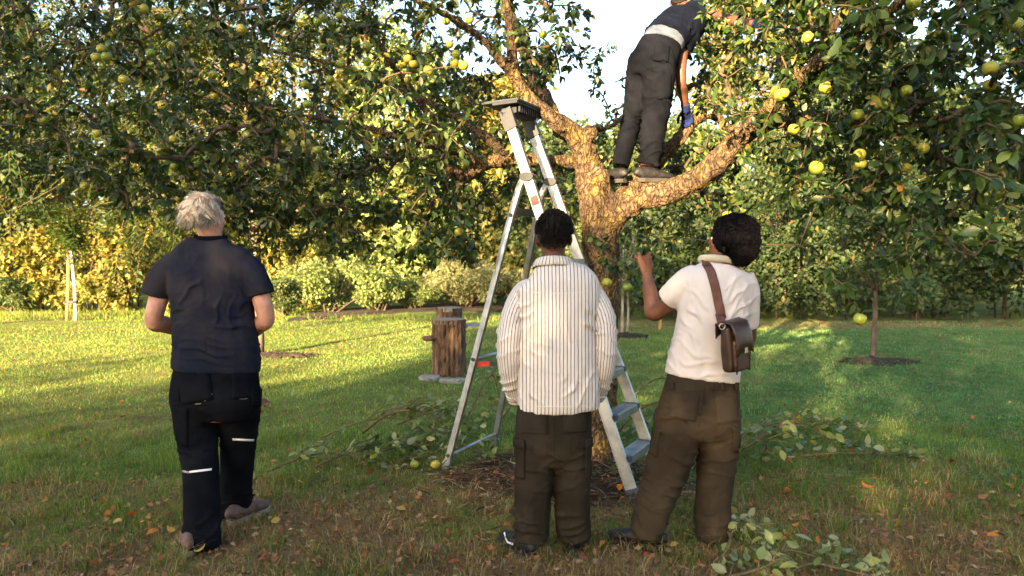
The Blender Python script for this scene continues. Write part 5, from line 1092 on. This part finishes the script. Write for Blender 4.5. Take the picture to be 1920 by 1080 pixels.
P = coords(me); displace(me, .004 * waves(P, 6, 171) + .006 * (1 - np.abs(np.sin((P @ np.array([.55, .2, .8])) * 46 + 1.6 * waves(P, 3, 172)))) ** 2 + .0009 * np.sin((P @ np.array([.2, .2, 1.0])) * 420) + .002 * waves(P, 26, 173)); hat = obj('headwear', me, M['beanie'], p3); P = coords(me); N = normals(me); g = np.random.default_rng(31); V = []; Fc = []
for i in g.integers(0, len(P), 5200):
    u = unit(np.cross(N[i], g.normal(size=3))[None])[0]; w = np.cross(N[i], u); ph = g.uniform(0, 6.28); b = len(V)
    for j in range(4): a = ph + j * 1.4; q = P[i] + (u * math.cos(a) + w * math.sin(a)) * .0048 + N[i] * (.001 + .0022 * j); V += [q - N[i] * .0013, q + N[i] * .0013]
    for j in range(3): Fc.append((b + 2 * j, b + 2 * j + 1, b + 2 * j + 3, b + 2 * j + 2))
tag(obj('knit_loops', mesh_np('knit_loops', np.array(V), np.array(Fc)), M['beanie'], hat), kind='stuff')
shoe(p3, ground(1240, 1034), R(58), .29, 'shoe_black', 'sole_dark'); shoe(p3, ground(1328, 1034) + Vector((0, .03, 0)), R(-12), .29, 'shoe_black', 'sole_dark')
# the bag on his back
bc = at(1374, 652, 3.60); bag = empty('shoulder_bag', bc, 'small dark brown leather bag slung behind the man in the white t-shirt', 'bag')
BF = Matrix.Translation(bc) @ Matrix.Rotation(R(38), 4, 'Z') @ Matrix.Rotation(R(-7), 4, 'Y')
def bagbox(c, size, n=.012, seed=1):
    x, y, z = [q / 2 for q in size]; v, f = loft([BF @ (Vector(c) + Vector((0, 0, h))) for h in (-z, -z * .9, -z * .5, 0, z * .5, z * .9, z)], [(x * k, y * k2) for k, k2 in ((.86, .8), (.97, .98), (1, 1.05), (1, 1.06), (1, 1.0), (.97, .92), (.86, .7))], BF.to_3x3() @ Vector((1, 0, 0)), 28, True, .45); return v, f
me = fuse([bagbox((0, 0, 0), (.126, .064, .225))], .006, 3); P = coords(me); displace(me, .0022 * waves(P, 9, 181)); obj('pouch', me, M['leather'], bag)
me = fuse([bagbox((0, -.044, -.03), (.112, .026, .155))], .006, 3); obj('front_pocket', me, M['leather'], bag)
v = []; nn = 9
prof = [(.042, .07), (.040, .124), (.0, .136), (-.045, .126), (-.066, .09), (-.069, .04), (-.069, -.01)]
for y, z in prof:
    for i in range(nn): t = i / (nn - 1) - .5; v.append(BF @ Vector((t * .130, y - .002 * math.cos(t * 6), z - .018 * (abs(t) * 2) ** 3 * (z < 0.1))))
f = [(j * nn + i, j * nn + i + 1, (j + 1) * nn + i + 1, (j + 1) * nn + i) for j in range(len(prof) - 1) for i in range(nn - 1)]
fo = MB().add(v, f).build('flap', M['leather'], bag, True); md = fo.modifiers.new('t', 'SOLIDIFY'); md.thickness = .005
MB().box(BF @ Vector((.0, -.074, -.004)), (.022, .006, .026), BF.to_3x3()).build('clasp', M['brass'], bag)
for sx in (-1, 1): MB().tube([BF @ Vector((sx * .05, -.05, -.115)), BF @ Vector((sx * .05, -.062, -.02)), BF @ Vector((sx * .05, -.058, .06))], .004, 6).build('piping', M['leather'], bag, True)
ring = BF @ Vector((-.072, .0, .118)); MB().tube([ring + Vector((math.cos(t) * .014, 0, math.sin(t) * .014)) for t in np.linspace(0, 6.283, 13)], .003, 6, False).build('strap_ring', M['brass'], bag, True)
sp = [(1325, 497), (1333, 512), (1341, 540), (1347, 570), (1352, 596)]; g = []; sw = 8.5
for x, y in smooth_path([(*q, 0) for q in sp], 18)[:, :2]: g.append([at(x - sw, y + 1, 3.75), at(x - sw / 2, y + .5, 3.75), at(x, y, 3.75), at(x + sw / 2, y - .5, 3.75), at(x + sw, y - 1, 3.75)])
v, f = patch(TS, g, at(1340, 550, 3.75) - Vector((0, 0, CAMH)), .006, .005); MB().add(v, f).build('strap', M['leather_strap'], bag, True)
a = at(1352, 594, 3.64); MB().loft(smooth_path([a + Vector((0, .03, .01)), a.lerp(ring, .5) + Vector((0, .005, 0)), ring], 7), [(.021, .0028)] * 7, (1, 0, 0), 8).build('strap_end', M['leather_strap'], bag, True)
# over the shoulder and down the chest
sh = at(1325, 497, 3.80); MB().loft(smooth_path([at(1325, 498, 3.72), at(1324, 488, 3.79) + Vector((0, 0, .006)), at(1330, 505, 3.90), at(1350, 560, 3.955), at(1382, 620, 3.94), at(1400, 655, 3.84)], 22), [(.022, .003)] * 22, (1, .1, 0), 8).build('strap_front', M['leather_strap'], bag, True)

# ---------------------------------------------------------------- the man up in the tree
Y0 = 5.5
p4 = empty('person', at(1200, 342, 5.45), 'man in navy t-shirt and dark trousers standing on a limb up in the apple tree', 'person')
hipx = [Vector((1, -.25, 0))] * 3
def lx(rws, xs, n=20, e=.95):
    p = [at(a, b_, Y) for a, b_, Y, *_ in rws]; ab = [r[3:5] for r in rws]; m = len(p) * 3; q = smooth_path([(*u, *w_, *x_) for u, w_, x_ in zip(p, ab, xs)], m)
    return loft([Vector(t[:3]) for t in q], [(t[3], t[4]) for t in q], [Vector(t[5:8]) for t in q], n, True, e)
hp = [(1240, 80, 5.52, .152, .112), (1233, 98, 5.50, .162, .122), (1223, 122, 5.48, .166, .132), (1218, 145, 5.48, .13, .11)]
hx = [(1, -.25, -.1), (1, -.25, 0), (1, -.2, 0), (1, -.2, 0)]
l1 = [(1212, 92, 5.52, .075, .09), (1203, 118, 5.55, .105, .115), (1197, 155, 5.57, .10, .11), (1190, 205, 5.58, .085, .10), (1178, 250, 5.58, .072, .085), (1168, 288, 5.57, .07, .085), (1163, 312, 5.56, .068, .085)]
l2 = [(1232, 92, 5.47, .085, .10), (1236, 118, 5.44, .118, .125), (1235, 155, 5.42, .118, .12), (1231, 200, 5.42, .105, .105), (1225, 245, 5.41, .095, .10), (1219, 285, 5.40, .09, .095), (1216, 312, 5.40, .085, .095)]
x6 = [(1, -.2, 0)] * 7
tf = [(at(1165, 290, 5.4), (.15, .3, .14), (3, 0, 15), .018), (at(1219, 285, 5.3), (.15, .3, .14), (-3, 0, 15), .018), (at(1232, 205, 5.3), (.16, .3, .16), (4, 0, 12), .016), (at(1190, 205, 5.4), (.14, .3, .14), (5, 0, 13), .014), (at(1225, 120, 5.35), (.22, .3, .12), (7, 0, 9), .012)]
tr = cloth([lx(hp, hx), lx(l1, x6), lx(l2, x6)], .010, tf, 191); to = obj('trousers', tr, M['black_cloth'], p4); T = bvh(tr)
for cs in ([(1230, 140), (1258, 140), (1256, 185), (1232, 185)], [(1228, 85), (1256, 88), (1252, 115), (1226, 112)]):
    v, f = cpatch(T, cs, 5.35, 7, 8, .006, .008); MB().add(v, f).build('pocket', M['black_cloth'], to, True)
ux = [(1, -.3, -.15), (.9, -.4, -.3), (.8, -.45, -.45)]
un = [(1240, 86, 5.52, .153, .113), (1245, 76, 5.55, .156, .116), (1252, 66, 5.60, .15, .11)]
obj('undershirt', cloth([lx(un, ux)], .009, [(at(1238, 62, 5.4), .2, (14, 0, 10), .006)], 195, .8), M['under'], p4)
ts = [(1244, 74, 5.54, .166, .122), (1257, 62, 5.62, .172, .126), (1272, 51, 5.71, .178, .126), (1285, 41, 5.79, .172, .115), (1294, 33, 5.85, .13, .09), (1298, 27, 5.89, .075, .065)]
tx = [(1, -.35, -.2), (.9, -.4, -.35), (.75, -.45, -.55), (.65, -.45, -.65), (.6, -.45, -.65), (.6, -.4, -.6)]
SR, SL = at(1294, 68, 5.66), at(1300, 18, 5.92)
sr = arm([at(1288, 45, 5.75), SR, at(1288, 78, 5.62), at(1279, 96, 5.58)], [.075, .08, .072, .066], 16); sl = arm([at(1292, 28, 5.83), SL, at(1316, 24, 5.87), at(1330, 29, 5.82)], [.07, .075, .066, .06], 16)
so = obj('t_shirt', cloth([lx(ts, tx), sr, sl], .010, [(at(1262, 50, 5.5), .2, (8, 0, 12), .008), (at(1290, 60, 5.55), .12, (12, 0, -8), .007)], 201), M['navy2'], p4)
HF = head_frame(at(1277, 4, 6.0), R(-35), R(-30)); HS = .95
E1, W1 = at(1277, 152, 5.56), at(1286, 204, 5.70); E2, W2 = at(1372, 38, 5.66), at(1424, 46, 5.42)
bp = head_parts(HF, HS) + [arm([at(1294, 34, 5.84), at(1288, 20, 5.92), at(1282, 14, 5.96)], [.06, .052, .045]), lx([(a, b_, c_, d * .85, e * .85) for a, b_, c_, d, e in ts[:5]], tx[:5]), lx([(a, b_, c_, d * .85, e * .85) for a, b_, c_, d, e in hp], hx), lx([(a, b_, c_, d * .72, e * .72) for a, b_, c_, d, e in l1], x6), lx([(a, b_, c_, d * .72, e * .72) for a, b_, c_, d, e in l2], x6)]
bp += [arm([SR, at(1279, 100, 5.58), E1, E1.lerp(W1, .4), W1, W1 + (W1 - E1) * .15], [.052, .046, .041, .038, .028, .028]), arm([SL, at(1335, 28, 5.8), E2, E2.lerp(W2, .4), W2, W2 + (W2 - E2) * .15], [.05, .045, .040, .037, .028, .028])]
obj('body', fuse(bp, .0105, 2), M['skin_dark'], p4); eyes(HF, p4, HS)
for W, E, n_, ts_, cu in ((W1, E1, Vector((.15, .3, -.6)), 1, (.5, .9, .7)), (W2, E2, Vector((0, .5, -.7)), -1, (.8, 1.0, .8))):
    d = (W - E).normalized(); gp = hand_parts(W, d + Vector((0, .15, 0)), n_, cu, ts_, 1.06, .0115) + [tube([W - d * .045, W + d * .02], [.036, .034], 14)]
    obj('glove', fuse(gp, .006, 1), M['glove'], p4)
fuzz(HF, HS * 1.04, p4); obj('hair', curls(HF, HS * 1.05, 0, 4, lambda d: d.z > -.5 and (d.y < .45 or d.z > .5)), M['hair_black'], p4)
shoe(p4, at(1170, 342, 5.50), R(38), .28, 'shoe_black', 'sole_dark'); shoe(p4, at(1196, 341, 5.36), R(-74), .28, 'shoe_black', 'sole_dark', pitch=R(0))
# ------------------------------------------------------------------ cut branches on the grass
def cut_branch(px, py, ang, L, nleaf, label, pale=.5, apples=0, leaf=.072, hgt=.10, arch=.12, thick=.010):
    o = ground(px, py); root = empty('cut_branch', o, label, 'branch', 'cut branches on the grass'); d = Vector((math.cos(ang), math.sin(ang), 0)); sd = Vector((-d.y, d.x, 0))
    main = smooth_path([o + Vector((0, 0, .02)), o + d * L * .35 + sd * rng.normal() * .06 + Vector((0, 0, arch * .75)), o + d * L * .7 + sd * rng.normal() * .1 + Vector((0, 0, arch * .8)), o + d * L + sd * rng.normal() * .1 + Vector((0, 0, .03))], 16)
    mb = MB().tube(main, [thick * (1 - .045 * i) for i in range(16)], 6); ends = [main[-1]]; ax = [unit((main[-1] - main[-3])[None])[0]]
    nleaf = int(nleaf * 1.45)
    for k in range(max(4, int(nleaf / 6))):
        j = rng.integers(1, 16); s = main[j]; a = rng.choice([-1, 1]) * rng.uniform(.4, 1.2); dd = Vector((math.cos(ang + a), math.sin(ang + a), rng.uniform(-.1, .45))); l = rng.uniform(.10, .34) * min(1, L)
        e = s + np.array(dd) * l; e[2] = max(e[2], .03); mb.tube(smooth_path([s, (s + e) / 2 + [0, 0, .03], e], 6), [thick * .5, thick * .42, thick * .36, thick * .3, thick * .24, thick * .16], 5); ends += [e, (s + e) / 2]; ax += [np.array(dd)] * 2
    mb.build('stem', M['stemg'], root, True)
    for i in range(nleaf):
        k = i % len(ends); p = ends[k] + rng.normal(size=3) * np.array([.045, .045, .02]); p[2] = max(.035, p[2]); dr = ax[k] * .5 + rng.normal(size=3) * np.array([.8, .8, .35]); nr = np.array([0, 0, .8]) + rng.normal(size=3) * .85
        leaf_obj(random.choice(PALE_LEAF) if rng.uniform() < min(1, pale + .2) else random.choice(LEAFM), leaf_matrix(p, dr, nr, leaf * rng.uniform(.7, 1.25)), root)
    for i in range(apples):
        k = rng.integers(len(ends)); p = ends[k].copy(); p[2] = .04; apple(p, .034, root)
cut_branch(500, 890, .25, .75, 46, 'leafy cut branch lying nearest the old man', .55, 1)
cut_branch(590, 880, .5, .8, 44, 'cut branch with an apple in front of the leafy heap', .45, 2)
cut_branch(600, 825, .1, .9, 50, 'cut branch at the back left of the leafy heap', .3, 0, arch=.2)
cut_branch(680, 815, -.2, .8, 44, 'arched bare ended cut branch in the leafy heap', .3, 0, arch=.28, thick=.016)
cut_branch(720, 850, .3, .8, 46, 'cut branch with pale leaves in the middle of the heap', .5, 1)
cut_branch(760, 868, .1, .55, 40, 'cut branch with pale leaves beside the ladder leg', .7, 1)
cut_branch(745, 800, .2, .8, 36, 'cut branch at the back of the heap left of the ladder leg', .4, 1)
cut_branch(870, 800, 1.2, .8, 34, 'upright leafy cut branch inside the ladder legs', .4, 0, arch=.45)
cut_branch(940, 790, .4, .7, 30, 'leafy cut branch behind the man in the striped shirt', .35, 0, arch=.3)
cut_branch(1150, 820, .2, .8, 40, 'leafy cut branch behind the lower ladder steps', .2, 0, arch=.35)
cut_branch(1165, 770, .1, .7, 34, 'leafy cut branch behind the middle ladder steps', .15, 0, arch=.35)
cut_branch(1270, 880, .2, .7, 36, 'leafy cut branch between the legs of the man with the bag', .2, 0, arch=.3)
cut_branch(1390, 850, .1, .75, 44, 'leafy cut branch just right of the man with the bag', .35, 0, arch=.25)
cut_branch(1400, 810, .05, .9, 40, 'cut branch farther back to the right of the bag man', .35, 0)
cut_branch(1500, 860, -.05, .8, 28, 'thin cut branch lying farthest right among the cuttings', .5, 0, arch=.06)
cut_branch(1345, 1068, .75, .50, 32, 'pale leaved cut branch by the right shoe of the bag man', 1.0, 0, .066, arch=.12)
cut_branch(1350, 1095, .25, .62, 40, 'large pale leaved cut branch at the bottom edge', 1.0, 0, .070, arch=.10)
cut_branch(1470, 1085, .15, .42, 22, 'short pale leaved cut branch near the bottom edge, right of the larger one', .9, 0, .062, arch=.08)
# windfall apples
for (px, py), lab in (((470, 905), 'green windfall apple near the right shoe of the old man'), ((778, 880), 'yellow windfall apple in front of the leafy heap'), ((1355, 905), 'windfall apple beside the right leg of the bag man')):
    g_ = ground(px, py); o = apple(g_ + Vector((0, 0, .035)), .034, None, 'fallen_apple'); tag(o, lab, 'apple', 'windfall apples')
# dry fallen leaves: brown, orange, curled
def dead_leaf(col, curl):
    me = one_leaf(col, curl, 1.1); me.materials.clear(); me.materials.append(M['dead']); return me
DEAD = {'orange': [dead_leaf(c, k) for c in ((.30, .10, .02), (.40, .15, .025)) for k in (1.8, -2.2, 3)], 'brown': [dead_leaf(c, k) for c in ((.20, .085, .03), (.13, .06, .03), (.26, .12, .05)) for k in (2, -2.5, 3)], 'yellow': [dead_leaf(c, k) for c in ((.38, .26, .05), (.33, .24, .06)) for k in (1, -2)], 'red': [dead_leaf(c, k) for c in ((.20, .05, .025), (.17, .055, .03)) for k in (2, -2)]}
def scatter_dead(px, py, kind, label, s=.055):
    p = ground(px, py); p.z = .035 + rng.uniform(0, .02); o = bpy.data.objects.new('fallen_leaf', random.choice(DEAD[kind])); COL.objects.link(o)
    o.matrix_basis = leaf_matrix(p, rng.normal(size=3) * np.array([1, 1, .2]), np.array([0, 0, 1.]) + rng.normal(size=3) * .45, s * rng.uniform(.75, 1.2)); tag(o, label, 'leaf', kind + ' fallen leaves')
sp = []
for i in range(190):
    for _ in range(30):
        px, py = rng.uniform(20, 1900), 700 + 370 * rng.uniform(0, 1) ** .6
        g_ = ground(px, py)
        if rng.uniform() < .25 + .75 * float(dryness(np.array([g_.x]), np.array([g_.y]))[0]) * 1.3: break
    sp.append((px, py))
for i, (px, py) in enumerate(sp):
    k = random.choices(['brown', 'orange', 'red', 'yellow'], [64, 14, 15, 7])[0]; scatter_dead(px, py, k, {'brown': 'curled brown fallen leaf lying in the grass', 'orange': 'bright orange fallen leaf lying in the grass', 'red': 'dull red fallen leaf lying in the grass', 'yellow': 'yellow fallen leaf lying in the grass'}[k])
for px, py in ((1530, 815), (1615, 815), (1640, 880), (1655, 885), (1638, 925), (1485, 930), (1470, 875), (1590, 850), (1870, 905), (1500, 805)): scatter_dead(px, py, 'orange', 'bright orange fallen leaf lying in the grass', .07)
for px, py in ((495, 770), (505, 762), (498, 780), (487, 775)): scatter_dead(px, py, 'brown', 'curled brown fallen leaf lying in the grass', .14)
# straw and chopped litter round the trunk
def litter():
    n = 5200; x = rng.normal(.3, .95, n); y = rng.normal(4.75, .5, n); k = (mulch(x, y) > .12) | (rng.uniform(0, 1, n) < .12); x, y = x[k], y[k]; n = len(x)
    a = rng.uniform(0, 6.28, n); L = rng.uniform(.03, .16, n); d = np.stack([np.cos(a), np.sin(a), rng.normal(size=n) * .22], -1); pos = np.stack([x, y, rng.uniform(.008, .06, n)], -1)
    col = palette(n, [(.16, .10, .055), (.28, .20, .12), (.10, .05, .03), (.20, .075, .03), (.38, .30, .20)], [30, 22, 24, 12, 8]); w = np.array([1, .09, .3])
    o = obj('straw_litter', leaf_mesh('straw_litter', pos, d, np.tile([0, 0, 1.], (n, 1)) + rng.normal(size=(n, 3)) * .3, L, col, (T_SMALL[0] * w, T_SMALL[1])), M['dead'], None, False); tag(o, 'dry straw and chopped stems heaped round the apple trunk', 'litter', kind='stuff')
    n = 17000; u = rng.uniform(0, 1, n); y = 2.3 * (7.5 / 2.3) ** u; x = rng.uniform(-1, 1, n) * (y * .72 + .3); k = rng.uniform(0, 1, n) < dryness(x, y) * 1.1; x, y = x[k], y[k]; n = len(x)
    d = rng.normal(size=(n, 3)) * np.array([1, 1, .3]); pos = np.stack([x, y, rng.uniform(.01, .04, n)], -1)
    o = obj('leaf_litter', leaf_mesh('leaf_litter', pos, d, np.tile([0, 0, 1.], (n, 1)) + rng.normal(size=(n, 3)) * .4, rng.uniform(.015, .05, n), palette(n, [(.22, .11, .05), (.30, .12, .04), (.14, .08, .045), (.33, .22, .11)], [1, .7, 1, .7]), T_SMALL), M['dead'], None, False); tag(o, 'small bits of dry brown leaf in the foreground grass', 'litter', kind='stuff')
litter()
